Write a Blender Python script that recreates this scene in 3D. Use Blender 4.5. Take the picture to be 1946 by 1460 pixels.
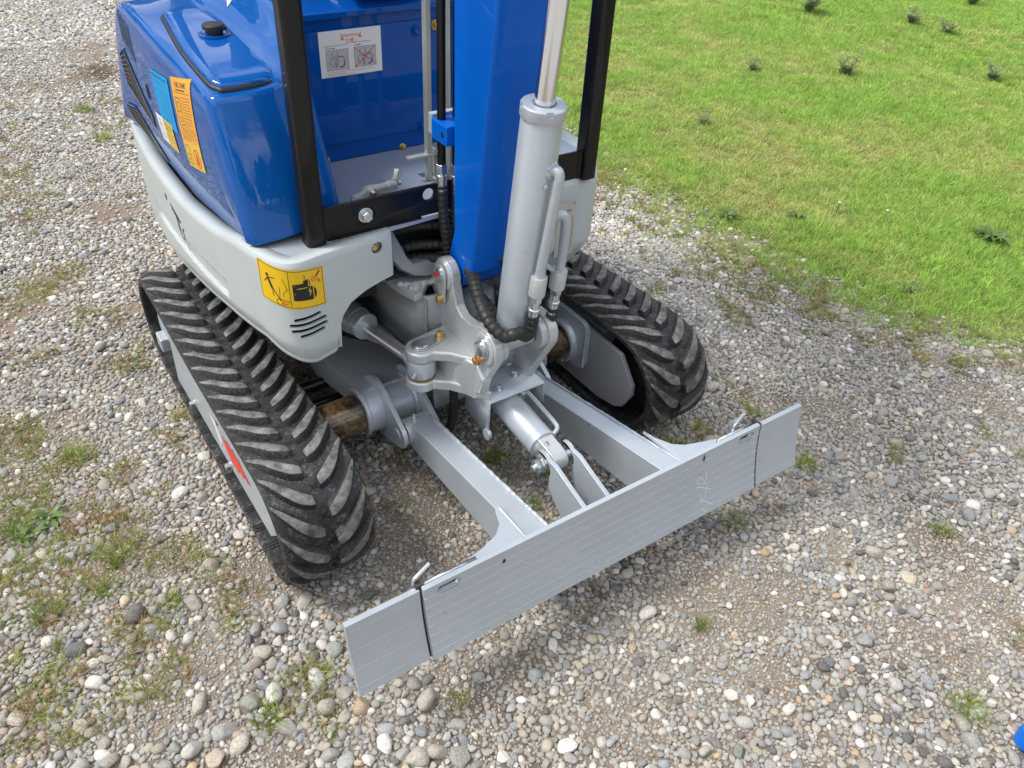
import bpy, bmesh, math, random
import numpy as np
from mathutils import Vector, Matrix, Euler
for o in list(bpy.data.objects): bpy.data.objects.remove(o)
random.seed(7); RNG = np.random.default_rng(7)
SC = bpy.context.scene; COL = SC.collection
pi = math.pi
# ------------------------------------------------------------------ camera
def setup_camera():
    yaw, pitch, roll = 0.6313, 0.6685, -0.0649
    f = Vector((math.sin(yaw)*math.cos(pitch), math.cos(yaw)*math.cos(pitch), -math.sin(pitch)))
    r = Vector((math.cos(yaw), -math.sin(yaw), 0)); d = f.cross(r)
    c, s = math.cos(roll), math.sin(roll)
    r2 = c*r + s*d; d2 = -s*r + c*d
    cd = bpy.data.cameras.new('camera'); cam = bpy.data.objects.new('camera', cd); COL.objects.link(cam)
    m = Matrix((r2, -d2, -f)).transposed().to_4x4(); m.translation = (-0.8023, -0.7096, 1.391)
    cam.matrix_world = m
    cd.sensor_width = 36; cd.lens = 36*1517.4/1946; cd.clip_start = 0.02; cd.clip_end = 2000
    SC.camera = cam
setup_camera()
# ------------------------------------------------------------------ world and sun
SUN_EL, SUN_AZ = math.radians(56), math.radians(-60)   # azimuth from +Y towards +X
W = bpy.data.worlds.new('World'); SC.world = W; W.use_nodes = True
nt = W.node_tree; nt.nodes.clear()
N = nt.nodes.new; L = nt.links.new
out = N('ShaderNodeOutputWorld'); bg = N('ShaderNodeBackground'); bg.inputs[1].default_value = 0.105
sky = N('ShaderNodeTexSky'); sky.sky_type = 'NISHITA'; sky.sun_disc = False
sky.sun_elevation = SUN_EL; sky.sun_rotation = SUN_AZ; sky.air_density = 1.0; sky.dust_density = 2.0
tc = N('ShaderNodeTexCoord'); mp = N('ShaderNodeMapping'); mp.inputs['Scale'].default_value = (1.2, 1.2, 3.0)
nz = N('ShaderNodeTexNoise'); nz.inputs['Scale'].default_value = 1.7; nz.inputs['Detail'].default_value = 7; nz.inputs['Roughness'].default_value = 0.58
cr = N('ShaderNodeValToRGB'); cr.color_ramp.elements[0].position = 0.44; cr.color_ramp.elements[1].position = 0.54
cr.color_ramp.elements[0].color = (.25, .25, .25, 1); cr.color_ramp.elements[1].color = (1, 1, 1, 1)
cl = N('ShaderNodeTexNoise'); cl.inputs['Scale'].default_value = 3.1; cl.inputs['Detail'].default_value = 5
cr2 = N('ShaderNodeValToRGB'); cr2.color_ramp.elements[0].color = (4.6, 4.8, 5.2, 1); cr2.color_ramp.elements[1].color = (14, 14, 14.2, 1)
cr2.color_ramp.elements[0].position = 0.3; cr2.color_ramp.elements[1].position = 0.7
mx = N('ShaderNodeMix'); mx.data_type = 'RGBA'
L(tc.outputs['Generated'], mp.inputs[0]); L(mp.outputs[0], nz.inputs[0]); L(nz.outputs[0], cr.inputs[0]); L(mp.outputs[0], cl.inputs[0]); L(cl.outputs[0], cr2.inputs[0])
L(cr.outputs[0], mx.inputs[0]); L(sky.outputs[0], mx.inputs[6]); L(cr2.outputs[0], mx.inputs[7]); L(mx.outputs[2], bg.inputs[0]); L(bg.outputs[0], out.inputs[0])
sd = bpy.data.lights.new('sun', 'SUN'); sd.energy = 2.1; sd.angle = math.radians(14); sd.color = (1, .96, .9)
so = bpy.data.objects.new('sun', sd); COL.objects.link(so)
sv = Vector((math.sin(SUN_AZ)*math.cos(SUN_EL), math.cos(SUN_AZ)*math.cos(SUN_EL), math.sin(SUN_EL)))
so.rotation_euler = sv.to_track_quat('Z', 'Y').to_euler(); so.location = sv*20
SC.view_settings.view_transform = 'Standard'; SC.view_settings.look = 'None'; SC.view_settings.gamma = 1
SC.view_settings.use_curve_mapping = False; SC.view_settings.exposure = 0.68
# ------------------------------------------------------------------ materials
def node_mat(name):
    m = bpy.data.materials.new(name); m.use_nodes = True; t = m.node_tree
    return m, t, t.nodes['Principled BSDF']
def add(t, kind, **kw):
    n = t.nodes.new(kind)
    for k, v in kw.items(): setattr(n, k, v)
    return n
def noise(t, scale, detail=4, rough=.55, coord='Object'):
    c = add(t, 'ShaderNodeTexCoord'); n = add(t, 'ShaderNodeTexNoise')
    n.inputs['Scale'].default_value = scale; n.inputs['Detail'].default_value = detail; n.inputs['Roughness'].default_value = rough
    t.links.new(c.outputs[coord], n.inputs['Vector']); return n
def ramp(t, src, stops):
    r = add(t, 'ShaderNodeValToRGB'); e = r.color_ramp.elements
    while len(e) < len(stops): e.new(.5)
    for el, (p, c) in zip(e, stops): el.position = p; el.color = c if len(c) == 4 else (*c, 1)
    t.links.new(src, r.inputs[0]); return r
def bump(t, b, src, strength, dist=.002, normal=None):
    n = add(t, 'ShaderNodeBump'); n.inputs['Strength'].default_value = strength; n.inputs['Distance'].default_value = dist
    t.links.new(src, n.inputs['Height'])
    if normal is not None: t.links.new(normal, n.inputs['Normal'])
    t.links.new(n.outputs[0], b.inputs['Normal']); return n
def flat(name, col, rough=.5, metal=0, coat=0, spec=.5):
    m, t, b = node_mat(name); b.inputs['Base Color'].default_value = (*col, 1); b.inputs['Roughness'].default_value = rough
    b.inputs['Metallic'].default_value = metal; b.inputs['Coat Weight'].default_value = coat; b.inputs['Coat Roughness'].default_value = .05
    b.inputs['Specular IOR Level'].default_value = spec; return m
def paint(name, c1, c2, rough, metal=0, coat=0, peel=.06, dirt=.0, peelscale=260, dirtcol=(.16,.14,.11), spec=.5):
    """sprayed paint: slight tone drift, orange peel, optional dirt"""
    m, t, b = node_mat(name)
    n = noise(t, 7, 5); r = ramp(t, n.outputs[0], [(.3, c1), (.7, c2)])
    col = r.outputs[0]
    if dirt:
        d = noise(t, 60, 8, .7); dr = ramp(t, d.outputs[0], [(.60, (0, 0, 0)), (.74, (dirt, dirt, dirt))])
        x = add(t, 'ShaderNodeMix', data_type='RGBA'); t.links.new(dr.outputs[0], x.inputs[0]); t.links.new(col, x.inputs[6]); x.inputs[7].default_value = (*dirtcol, 1)
        col = x.outputs[2]
    t.links.new(col, b.inputs['Base Color'])
    rr = noise(t, 18, 4); rm = ramp(t, rr.outputs[0], [(.3, (rough*.8,)*3), (.7, (min(1, rough*1.25),)*3)]); t.links.new(rm.outputs[0], b.inputs['Roughness'])
    b.inputs['Metallic'].default_value = metal; b.inputs['Coat Weight'].default_value = coat; b.inputs['Coat Roughness'].default_value = .03; b.inputs['Specular IOR Level'].default_value = spec
    p = noise(t, peelscale, 2); bump(t, b, p.outputs[0], peel, .001)
    return m
M = {}
M['silver'] = paint('silver_paint', (.46, .51, .56), (.52, .57, .62), .34, .38, 0, .10, .25)
M['silver_cast'] = paint('silver_cast_paint', (.47, .495, .51), (.55, .575, .585), .32, .35, .15, .6, .2, 120)
M['frame_dark'] = paint('grey_frame_paint', (.27, .285, .30), (.33, .345, .36), .42, .2, 0, .12, .6)
M['skirt'] = paint('pale_grey_cover', (.455, .50, .505), (.50, .55, .55), .38, 0, .15, .04, .06, 260, (.3, .27, .18))
M['skirt_dark'] = flat('gap_shade_and_lining', (.05, .05, .055), .7)
M['blue'] = paint('blue_gloss_paint', (.0, .078, .315), (.0, .088, .355), .5, 0, .75, .01, spec=.05)
M['blue_panel'] = paint('blue_sheet_paint', (.001, .068, .34), (.0, .078, .36), .5, 0, .45, .03, spec=.05)
M['blue_boom'] = paint('blue_boom_paint', (.001, .10, .52), (.0, .112, .52), .5, 0, .25, .05, spec=.1)
M['black_gloss'] = paint('black_gloss_paint', (.004, .004, .004), (.007, .007, .007), .4, 0, .30, .05, spec=.2)
M['black'] = flat('black_plastic', (.018, .018, .019), .45)
M['seal'] = flat('black_rubber_seal', (.012, .012, .013), .4)
M['hose'] = paint('hose_wrap', (.014, .014, .015), (.035, .035, .036), .5, 0, 0, .3, .3)
M['chrome'] = flat('chromed_rod', (.74, .75, .76), .16, 1)
M['rod_satin'] = flat('satin_chromed_rod', (.8, .82, .84), .34, .85); M['slot_plate'] = flat('bright_slide_plate', (.78, .79, .80), .4, .1)
M['zinc'] = flat('zinc_plated_steel', (.62, .66, .68), .25, .9)
M['galv'] = paint('galvanised_rod', (.42, .44, .40), (.58, .60, .56), .45, .6, 0, .3, .3)
M['brass'] = flat('yellow_zinc_bolt', (.62, .47, .16), .3, .85)
M['copper'] = flat('orange_zinc_bolt', (.62, .30, .13), .35, .8)
M['red'] = flat('red_print', (.75, .03, .015), .4)
M['white'] = flat('white_film', (.8, .8, .8), .35)
M['yellow'] = flat('yellow_film', (.80, .50, .004), .32, 0, .3)
M['orange'] = flat('orange_film', (.80, .36, .012), .35, 0, .2)
M['cyan'] = flat('light_blue_film', (.005, .30, .66), .5, 0, 0, .15)
M['ink'] = flat('black_print', (.012, .012, .012), .4)
M['grey_print'] = flat('grey_print', (.55, .50, .50), .5)
M['blue_print'] = flat('blue_print', (.10, .25, .62), .5)
M['dark'] = flat('dark_interior', (.006, .006, .007), .8)
M['chalk'] = flat('white_marker', (.85, .85, .85), .6)
M['mesh_metal'] = flat('grille_mesh_steel', (.35, .36, .36), .35, .8)
M['plate_alu'] = flat('aluminium_plate', (.55, .56, .54), .4, .5)
M['floor_silver'] = paint('floor_paint', (.24, .285, .37), (.28, .33, .41), .4, .1, 0, .08, .1)
M['bright_blue'] = flat('bright_blue_plastic', (.0, .16, .72), .4)
M['rust'] = paint('rust_stain', (.22, .12, .05), (.34, .22, .09), .8, 0, 0, .5)
def mk_rubber():
    m, t, b = node_mat('dusty_track_rubber')
    g = add(t, 'ShaderNodeNewGeometry'); s = add(t, 'ShaderNodeSeparateXYZ'); t.links.new(g.outputs['Position'], s.inputs[0])
    n = noise(t, 26, 9, .72); n2 = noise(t, 170, 6, .75); n3 = noise(t, 5, 3)
    a = add(t, 'ShaderNodeMath', operation='MULTIPLY'); t.links.new(n.outputs[0], a.inputs[0]); t.links.new(n2.outputs[0], a.inputs[1])
    r = ramp(t, a.outputs[0], [(.20, (.012, .012, .013)), (.29, (.030, .030, .031)), (.385, (.17, .165, .155))])
    t.links.new(r.outputs[0], b.inputs['Base Color']); b.inputs['Roughness'].default_value = .55
    bump(t, b, n2.outputs[0], .35, .002); return m
def mk_lug():
    m, t, b = node_mat('worn_lug_rubber')
    at = add(t, 'ShaderNodeAttribute', attribute_name='wear')
    n = noise(t, 40, 9, .72); n2 = noise(t, 220, 6, .75)
    r = ramp(t, n.outputs[0], [(.36, (.04, .04, .04)), (.5, (.14, .138, .130)), (.66, (.27, .263, .247))])
    r2 = ramp(t, n2.outputs[0], [(.48, (.014, .014, .015)), (.70, (.11, .107, .10))])
    x = add(t, 'ShaderNodeMix', data_type='RGBA'); t.links.new(at.outputs['Fac'], x.inputs[0]); t.links.new(r2.outputs[0], x.inputs[6]); t.links.new(r.outputs[0], x.inputs[7])
    t.links.new(x.outputs[2], b.inputs['Base Color']); b.inputs['Roughness'].default_value = .55
    w = add(t, 'ShaderNodeTexWave', wave_type='BANDS', bands_direction='X'); w.inputs['Scale'].default_value = 55
    at2 = add(t, 'ShaderNodeAttribute', attribute_name='along'); cmb = add(t, 'ShaderNodeCombineXYZ'); t.links.new(at2.outputs['Fac'], cmb.inputs[0]); t.links.new(cmb.outputs[0], w.inputs['Vector'])
    bb = bump(t, b, n2.outputs[0], .3, .002); bump(t, b, w.outputs[0], .35, .0012, bb.outputs[0]); return m
def mk_grease():
    m, t, b = node_mat('greased_brown_tube')
    n = noise(t, 14, 6); v = noise(t, 110, 5, .7)
    a = add(t, 'ShaderNodeMath', operation='MULTIPLY_ADD'); t.links.new(v.outputs[0], a.inputs[0]); a.inputs[1].default_value = .55; t.links.new(n.outputs[0], a.inputs[2])
    r = ramp(t, a.outputs[0], [(.55, (.012, .008, .005)), (.75, (.07, .045, .022)), (.95, (.30, .21, .11))])
    t.links.new(r.outputs[0], b.inputs['Base Color']); b.inputs['Roughness'].default_value = .22; b.inputs['Metallic'].default_value = .35; b.inputs['Coat Weight'].default_value = .6
    bump(t, b, v.outputs[0], .4, .002); return m
def mk_soil():
    m, t, b = node_mat('dusty_soil')
    n = noise(t, 2.2, 6, .6); n2 = noise(t, 150, 8, .75); v = add(t, 'ShaderNodeTexVoronoi'); v.inputs['Scale'].default_value = 210
    c = add(t, 'ShaderNodeTexCoord'); t.links.new(c.outputs['Object'], v.inputs['Vector'])
    r = ramp(t, n.outputs[0], [(.32, (.115, .082, .056)), (.48, (.27, .21, .155)), (.72, (.37, .31, .245))])
    g = ramp(t, n2.outputs[0], [(.3, (.55, .55, .55)), (.75, (1.35, 1.35, 1.35))])
    x = add(t, 'ShaderNodeMix', data_type='RGBA', blend_type='MULTIPLY'); x.inputs[0].default_value = 1
    t.links.new(r.outputs[0], x.inputs[6]); t.links.new(g.outputs[0], x.inputs[7]); t.links.new(x.outputs[2], b.inputs['Base Color'])
    b.inputs['Roughness'].default_value = .9; b.inputs['Specular IOR Level'].default_value = .2
    bb = bump(t, b, n2.outputs[0], .7, .006); bump(t, b, v.outputs[0], .5, .004, bb.outputs[0]); return m
def mk_turf():
    m, t, b = node_mat('turf_soil'); n = noise(t, 3, 6); n2 = noise(t, 60, 6, .7)
    a = add(t, 'ShaderNodeMath', operation='MULTIPLY'); t.links.new(n.outputs[0], a.inputs[0]); t.links.new(n2.outputs[0], a.inputs[1])
    r = ramp(t, a.outputs[0], [(.1, (.06, .085, .02)), (.35, (.16, .15, .06))]); t.links.new(r.outputs[0], b.inputs['Base Color'])
    b.inputs['Roughness'].default_value = .95; bump(t, b, n2.outputs[0], .8, .01); return m
def mk_farg():
    m, t, b = node_mat('distant_gravel'); v = add(t, 'ShaderNodeTexVoronoi'); v.inputs['Scale'].default_value = 60; c = add(t, 'ShaderNodeTexCoord'); t.links.new(c.outputs['Object'], v.inputs['Vector'])
    r = ramp(t, v.outputs['Color'], [(.2, (.25, .24, .22)), (.5, (.40, .39, .37)), (.8, (.52, .51, .48))]); t.links.new(r.outputs[0], b.inputs['Base Color']); b.inputs['Roughness'].default_value = .9; bump(t, b, v.outputs['Distance'], .6, .01); return m
def mk_stone(src):
    m, t, b = node_mat('pebble_stone_'+src)
    if src == 'instance': a = add(t, 'ShaderNodeAttribute', attribute_name='pcol', attribute_type='INSTANCER'); col = a.outputs['Color']
    else: a = add(t, 'ShaderNodeObjectInfo'); col = a.outputs['Color']
    oi = add(t, 'ShaderNodeObjectInfo')
    c = add(t, 'ShaderNodeTexCoord'); ad = add(t, 'ShaderNodeVectorMath', operation='ADD'); sc_ = add(t, 'ShaderNodeVectorMath', operation='SCALE')
    sc_.inputs[0].default_value = (37, 91, 53); t.links.new(oi.outputs['Random'], sc_.inputs['Scale']); t.links.new(c.outputs['Object'], ad.inputs[0]); t.links.new(sc_.outputs[0], ad.inputs[1])
    n = add(t, 'ShaderNodeTexNoise'); n.inputs['Scale'].default_value = 5.; n.inputs['Detail'].default_value = 8; n.inputs['Roughness'].default_value = .7; t.links.new(ad.outputs[0], n.inputs['Vector'])
    w = add(t, 'ShaderNodeTexNoise'); w.inputs['Scale'].default_value = 1.1; w.inputs['Detail'].default_value = 5; w.inputs['Distortion'].default_value = 1.5; t.links.new(ad.outputs[0], w.inputs['Vector'])
    r = ramp(t, n.outputs[0], [(.3, (.5, .5, .5)), (.5, (1, 1, 1)), (.72, (1.42, 1.41, 1.38))])
    vr = ramp(t, w.outputs[0], [(.485, (0, 0, 0)), (.5, (.45, .45, .45)), (.515, (0, 0, 0))])
    x = add(t, 'ShaderNodeMix', data_type='RGBA', blend_type='MULTIPLY'); x.inputs[0].default_value = 1; t.links.new(col, x.inputs[6]); t.links.new(r.outputs[0], x.inputs[7])
    y = add(t, 'ShaderNodeMix', data_type='RGBA'); t.links.new(vr.outputs[0], y.inputs[0]); t.links.new(x.outputs[2], y.inputs[6]); y.inputs[7].default_value = (.5, .49, .46, 1)
    t.links.new(y.outputs[2], b.inputs['Base Color']); b.inputs['Roughness'].default_value = .68; b.inputs['Specular IOR Level'].default_value = .3
    bump(t, b, n.outputs[0], .3, .05); return m
def mk_blade(name, src):
    m, t, b = node_mat(name)
    if src: a = add(t, 'ShaderNodeAttribute', attribute_name='pcol', attribute_type='INSTANCER')
    else: a = add(t, 'ShaderNodeObjectInfo')
    at = add(t, 'ShaderNodeAttribute', attribute_name='tone')
    r = ramp(t, at.outputs['Fac'], [(0, (.55, .6, .5)), (.6, (1.05, 1.05, 1.0)), (.8, (1.25, 1.15, 1.1)), (.9, (1.6, 1.12, 1.5)), (1, (1.7, 1.1, 2.0))])
    x = add(t, 'ShaderNodeMix', data_type='RGBA', blend_type='MULTIPLY'); x.inputs[0].default_value = 1; t.links.new(a.outputs['Color'], x.inputs[6]); t.links.new(r.outputs[0], x.inputs[7])
    t.links.new(x.outputs[2], b.inputs['Base Color']); b.inputs['Roughness'].default_value = .55; b.inputs['Specular IOR Level'].default_value = .3
    tr = add(t, 'ShaderNodeBsdfTranslucent'); t.links.new(x.outputs[2], tr.inputs[0]); ms = add(t, 'ShaderNodeMixShader'); ms.inputs[0].default_value = .38
    o = t.nodes['Material Output']; t.links.new(b.outputs[0], ms.inputs[1]); t.links.new(tr.outputs[0], ms.inputs[2]); t.links.new(ms.outputs[0], o.inputs[0]); return m
M['rubber'] = mk_rubber(); M['lug'] = mk_lug(); M['grease'] = mk_grease(); M['soil'] = mk_soil(); M['turf'] = mk_turf(); M['far_gravel'] = mk_farg()
M['stone_i'] = mk_stone('instance'); M['stone_o'] = mk_stone('object'); M['grass_i'] = mk_blade('grass_blade_instance', 1); M['grass_o'] = mk_blade('grass_blade', 0)
# ------------------------------------------------------------------ mesh helpers
def V(*a): return Vector(a)
class MB:
    def __init__(s): s.v = []; s.f = []; s.m = []; s.mats = []; s.cur = 0
    def mat(s, name):
        if name not in s.mats: s.mats.append(name)
        s.cur = s.mats.index(name); return s
    def addv(s, pts): b = len(s.v); s.v += [tuple(p) for p in pts]; return b
    def face(s, idx): s.f.append(tuple(idx)); s.m.append(s.cur)
    def box(s, lo, hi):
        x0, y0, z0 = lo; x1, y1, z1 = hi
        b = s.addv([(x0,y0,z0),(x1,y0,z0),(x1,y1,z0),(x0,y1,z0),(x0,y0,z1),(x1,y0,z1),(x1,y1,z1),(x0,y1,z1)])
        for q in ((0,3,2,1),(4,5,6,7),(0,1,5,4),(1,2,6,5),(2,3,7,6),(3,0,4,7)): s.face([b+i for i in q])
        return s
    def prism(s, poly, fn, a, b_):
        """poly: 2D list, fn(u,v,w)->3D, extruded w from a to b"""
        n = len(poly); i = s.addv([fn(u, v, a) for u, v in poly]); j = s.addv([fn(u, v, b_) for u, v in poly])
        s.face([i+k for k in range(n)][::-1]); s.face([j+k for k in range(n)])
        for k in range(n): s.face((i+k, i+(k+1) % n, j+(k+1) % n, j+k))
        return s
    def px(s, poly, a, b): return s.prism(poly, lambda u, v, w: (w, u, v), a, b)      # poly in YZ
    def py(s, poly, a, b): return s.prism(poly, lambda u, v, w: (u, w, v), a, b)      # poly in XZ
    def pz(s, poly, a, b): return s.prism(poly, lambda u, v, w: (u, v, w), a, b)      # poly in XY
    def sweep(s, pts, rad, seg=12, closed=False, cap=True, up=None, prof=None):
        pts = [Vector(p) for p in pts]; n = len(pts)
        T = []
        for i in range(n):
            a = pts[(i-1) % n] if closed or i > 0 else pts[i]; b = pts[(i+1) % n] if closed or i < n-1 else pts[i]
            d = b-a; T.append(d.normalized() if d.length > 1e-9 else (T[-1] if T else V(0, 0, 1)))
        u = Vector(up) if up else (V(0, 0, 1) if abs(T[0].z) < .9 else V(1, 0, 0))
        X = (u - T[0]*u.dot(T[0])).normalized(); rings = []
        for i in range(n):
            X = (X - T[i]*X.dot(T[i])).normalized(); Y = T[i].cross(X)
            r = rad[i] if isinstance(rad, (list, tuple)) else rad
            if prof: ring = [pts[i] + X*p[0]*r + Y*p[1]*r for p in prof]
            else: ring = [pts[i] + (X*math.cos(2*pi*k/seg) + Y*math.sin(2*pi*k/seg))*r for k in range(seg)]
            rings.append(s.addv(ring))
        m = len(prof) if prof else seg
        for i in range(n if closed else n-1):
            a = rings[i]; b = rings[(i+1) % n]
            for k in range(m): s.face((a+k, a+(k+1) % m, b+(k+1) % m, b+k))
        if cap and not closed:
            s.face([rings[0]+k for k in range(m)][::-1]); s.face([rings[-1]+k for k in range(m)])
        return s
    def cyl(s, p0, p1, r, seg=24): return s.sweep([p0, p1], r, seg)
    def rev(s, p0, p1, prof, seg=28):
        """prof: list of (t distance along axis, radius)"""
        p0 = Vector(p0); d = (Vector(p1)-p0).normalized(); u = V(0, 0, 1) if abs(d.z) < .9 else V(1, 0, 0)
        X = (u-d*u.dot(d)).normalized(); Y = d.cross(X); rings = []
        for t, r in prof: rings.append(s.addv([p0+d*t+(X*math.cos(2*pi*k/seg)+Y*math.sin(2*pi*k/seg))*max(r, 1e-5) for k in range(seg)]))
        for a, b in zip(rings, rings[1:]):
            for k in range(seg): s.face((a+k, a+(k+1) % seg, b+(k+1) % seg, b+k))
        s.face([rings[0]+k for k in range(seg)][::-1]); s.face([rings[-1]+k for k in range(seg)]); return s
    def grid(s, rows):
        n = len(rows[0]); st = [s.addv(r) for r in rows]
        for a, b in zip(st, st[1:]):
            for k in range(n-1): s.face((a+k, a+k+1, b+k+1, b+k))
        return s
    def build(s, name, mat, parent=None, bevel=0, seg=2, smooth=True, subsurf=0, solid=0, angle=35):
        me = bpy.data.meshes.new(name); me.from_pydata(s.v, [], s.f)
        names = s.mats if s.mats else [mat]
        for k in names: me.materials.append(M[k])
        if s.mats: me.polygons.foreach_set('material_index', s.m)
        bm = bmesh.new(); bm.from_mesh(me); bmesh.ops.recalc_face_normals(bm, faces=bm.faces); 
        if smooth and not bevel:
            for e in bm.edges:
                if len(e.link_faces) == 2 and e.calc_face_angle(0) > math.radians(angle) and not subsurf: e.smooth = False
        bm.to_mesh(me); bm.free()
        if smooth: me.polygons.foreach_set('use_smooth', [True]*len(me.polygons))
        o = bpy.data.objects.new(name, me); COL.objects.link(o)
        if parent: attach(o, parent)
        if solid: q = o.modifiers.new('s', 'SOLIDIFY'); q.thickness = solid; q.offset = -1
        if subsurf: q = o.modifiers.new('u', 'SUBSURF'); q.levels = q.render_levels = subsurf
        if bevel: q = o.modifiers.new('b', 'BEVEL'); q.width = bevel; q.segments = seg; q.limit_method = 'ANGLE'; q.angle_limit = math.radians(30); q.harden_normals = True
        return o
def attach(o, parent):
    o.parent = parent
    o.matrix_parent_inverse = Matrix.Translation(-ROOTLOC) if parent.type == 'EMPTY' else Matrix()
ROOTLOC = V(0, .84, 0)
def label(o, lab, cat=None, group=None, kind=None):
    if lab: o['label'] = lab
    if cat: o['category'] = cat
    if group: o['group'] = group
    if kind: o['kind'] = kind
    return o
def apply_mods(o):
    dg = bpy.context.evaluated_depsgraph_get(); me = bpy.data.meshes.new_from_object(o.evaluated_get(dg)); o.modifiers.clear(); o.data = me
def cut(o, cutter, first=True):
    c = cutter.build('cutter', 'dark', smooth=False)
    q = o.modifiers.new('c', 'BOOLEAN'); q.object = c; q.operation = 'DIFFERENCE'; q.solver = 'EXACT'
    dg = bpy.context.evaluated_depsgraph_get(); me = bpy.data.meshes.new_from_object(o.evaluated_get(dg)); o.modifiers.clear(); o.data = me
    bpy.data.objects.remove(c)
def arc(cx, cy, r, a0, a1, n=10): return [(cx+r*math.cos(math.radians(a0+(a1-a0)*i/n)), cy+r*math.sin(math.radians(a0+(a1-a0)*i/n))) for i in range(n+1)]
def smooth_path(pts, n=8):
    """Catmull-Rom"""
    P = [Vector(p) for p in pts]; P = [P[0]*2-P[1]]+P+[P[-1]*2-P[-2]]; out = []
    for i in range(1, len(P)-2):
        for k in range(n):
            t = k/n; a, b, c, d = P[i-1:i+3]
            out.append(.5*((2*b)+(c-a)*t+(2*a-5*b+4*c-d)*t*t+(3*b-a-3*c+d)*t**3))
    out.append(P[-2]); return out
def bolt(mb, p, n, r=.008, h=.007, washer=True):
    p = Vector(p); n = Vector(n).normalized()
    if washer: mb.cyl(p, p+n*.0025, r*1.35, 20)
    mb.sweep([p+n*.002, p+n*(h)], r, 6); mb.rev(p+n*h, p+n, [(0, r*.82), (.0015, r*.7)], 12)
def bolt_obj(p, n, mat, parent, r=.008, h=.007, name='bolt'):
    mb = MB(); bolt(mb, p, n, r, h); return mb.build(name, mat, parent, bevel=.0008, seg=1)
def weld(mb, pts, r=.004, n=6):
    P = smooth_path(pts, n); rr = [r*(.8+.4*random.random()) for _ in P]; mb.sweep(P, rr, 7)
def hose_path(pts, r=.0105, wrap=True):
    P = smooth_path(pts, 4); out = [P[0]]
    acc = 0; step = .0025
    for a, b in zip(P, P[1:]):
        d = (b-a).length; k = max(1, int(d/step))
        for i in range(1, k+1): out.append(a.lerp(b, i/k))
    rad = [r*(1+.085*math.sin(i*step/.0115*2*pi) + .03*random.random()) if wrap else r for i in range(len(out))]
    return out, rad
def hose(name, pts, parent, r=.0105, wrap=True, mat='hose', label_=None):
    p, rad = hose_path(pts, r, wrap); mb = MB(); mb.sweep(p, rad, 12)
    return label(mb.build(name, mat, parent), label_)
def text_polys(s, size):
    c = bpy.data.curves.new('t', 'FONT'); c.body = s; c.size = size; c.resolution_u = 2
    o = bpy.data.objects.new('t', c); COL.objects.link(o); bpy.context.view_layer.update()
    dg = bpy.context.evaluated_depsgraph_get(); me = bpy.data.meshes.new_from_object(o.evaluated_get(dg))
    vs = [tuple(v.co[:2]) for v in me.vertices]; fs = [tuple(p.vertices) for p in me.polygons]
    bpy.data.objects.remove(o); bpy.data.meshes.remove(me); return vs, fs
class Decal(MB):
    """flat print laid on a surface: fn(u,v,h) -> 3D; drawn in 2D, then diced so that it follows the surface"""
    def __init__(s, fn, cell=.012): super().__init__(); s.fn = fn; s.h = .0005; s.cell = cell
    def lay(s, mat, k): s.mat(mat); s.h = .0005+k*.0003; return s
    def pt(s, u, v): return (u, v, s.h)
    def poly(s, pts): b = s.addv([s.pt(u, v) for u, v in pts]); s.face(range(b, b+len(pts))); return s
    def rect(s, u0, v0, u1, v1, n=1): return s.poly([(u0, v0), (u1, v0), (u1, v1), (u0, v1)])
    def line(s, pts, w):
        for a, b in zip(pts, pts[1:]):
            a = Vector(a[:2]); b = Vector(b[:2]); d = b-a
            if d.length < 1e-9: continue
            d = d.normalized()*w/2; p = Vector((-d.y, d.x)); s.poly([a+p-d*.4, a-p-d*.4, b-p+d*.4, b+p+d*.4])
        return s
    def frame(s, u0, v0, u1, v1, w): return s.line([(u0, v0), (u1, v0), (u1, v1), (u0, v1), (u0, v0)], w)
    def circ(s, u, v, r, n=20): return s.poly([(u+r*math.cos(2*pi*i/n), v+r*math.sin(2*pi*i/n)) for i in range(n)])
    def ring(s, u, v, r, w, n=20, a0=0, a1=360): return s.line([(u+r*math.cos(math.radians(a0+(a1-a0)*i/n)), v+r*math.sin(math.radians(a0+(a1-a0)*i/n))) for i in range(n+1)], w)
    def text(s, st, u, v, size, cen=False, sx=1):
        vs, fs = text_polys(st, size)
        if not vs: return s
        if cen: x0 = min(p[0] for p in vs)*sx; x1 = max(p[0] for p in vs)*sx; u -= (x0+x1)/2
        b = s.addv([s.pt(u+x*sx, v+y) for x, y in vs])
        for f in fs: s.face([b+i for i in f])
        return s
    def scribble(s, u0, v0, u1, rows, dv, w=.0009):
        """rows of tiny print: broken strokes"""
        for r in range(rows):
            u = u0; v = v0-r*dv
            while u < u1:
                l = random.uniform(.002, .006)
                if u+l > u1: break
                s.line([(u, v), (u+l, v)], w); u += l+.0012
            if r == rows-2: u1 = u0+(u1-u0)*.6
        return s
    def build(s, name, mat, parent=None, **kw):
        me = bpy.data.meshes.new('t'); me.from_pydata(s.v, [], s.f); me.polygons.foreach_set('material_index', s.m)
        bm = bmesh.new(); bm.from_mesh(me); bpy.data.meshes.remove(me)
        for _ in range(6):
            e = [e for e in bm.edges if e.calc_length() > s.cell]
            if not e: break
            bmesh.ops.triangulate(bm, faces=[f for f in bm.faces if len(f.verts) > 4])
            e = [e for e in bm.edges if e.calc_length() > s.cell]
            bmesh.ops.subdivide_edges(bm, edges=e, cuts=1, use_grid_fill=True)
        bm.verts.ensure_lookup_table(); bm.verts.index_update()
        s.v = [tuple(s.fn(*v.co)) for v in bm.verts]; s.m = [f.material_index for f in bm.faces]; s.f = [tuple(v.index for v in f.verts) for f in bm.faces]; bm.free()
        return super().build(name, mat, parent, smooth=False)
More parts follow.
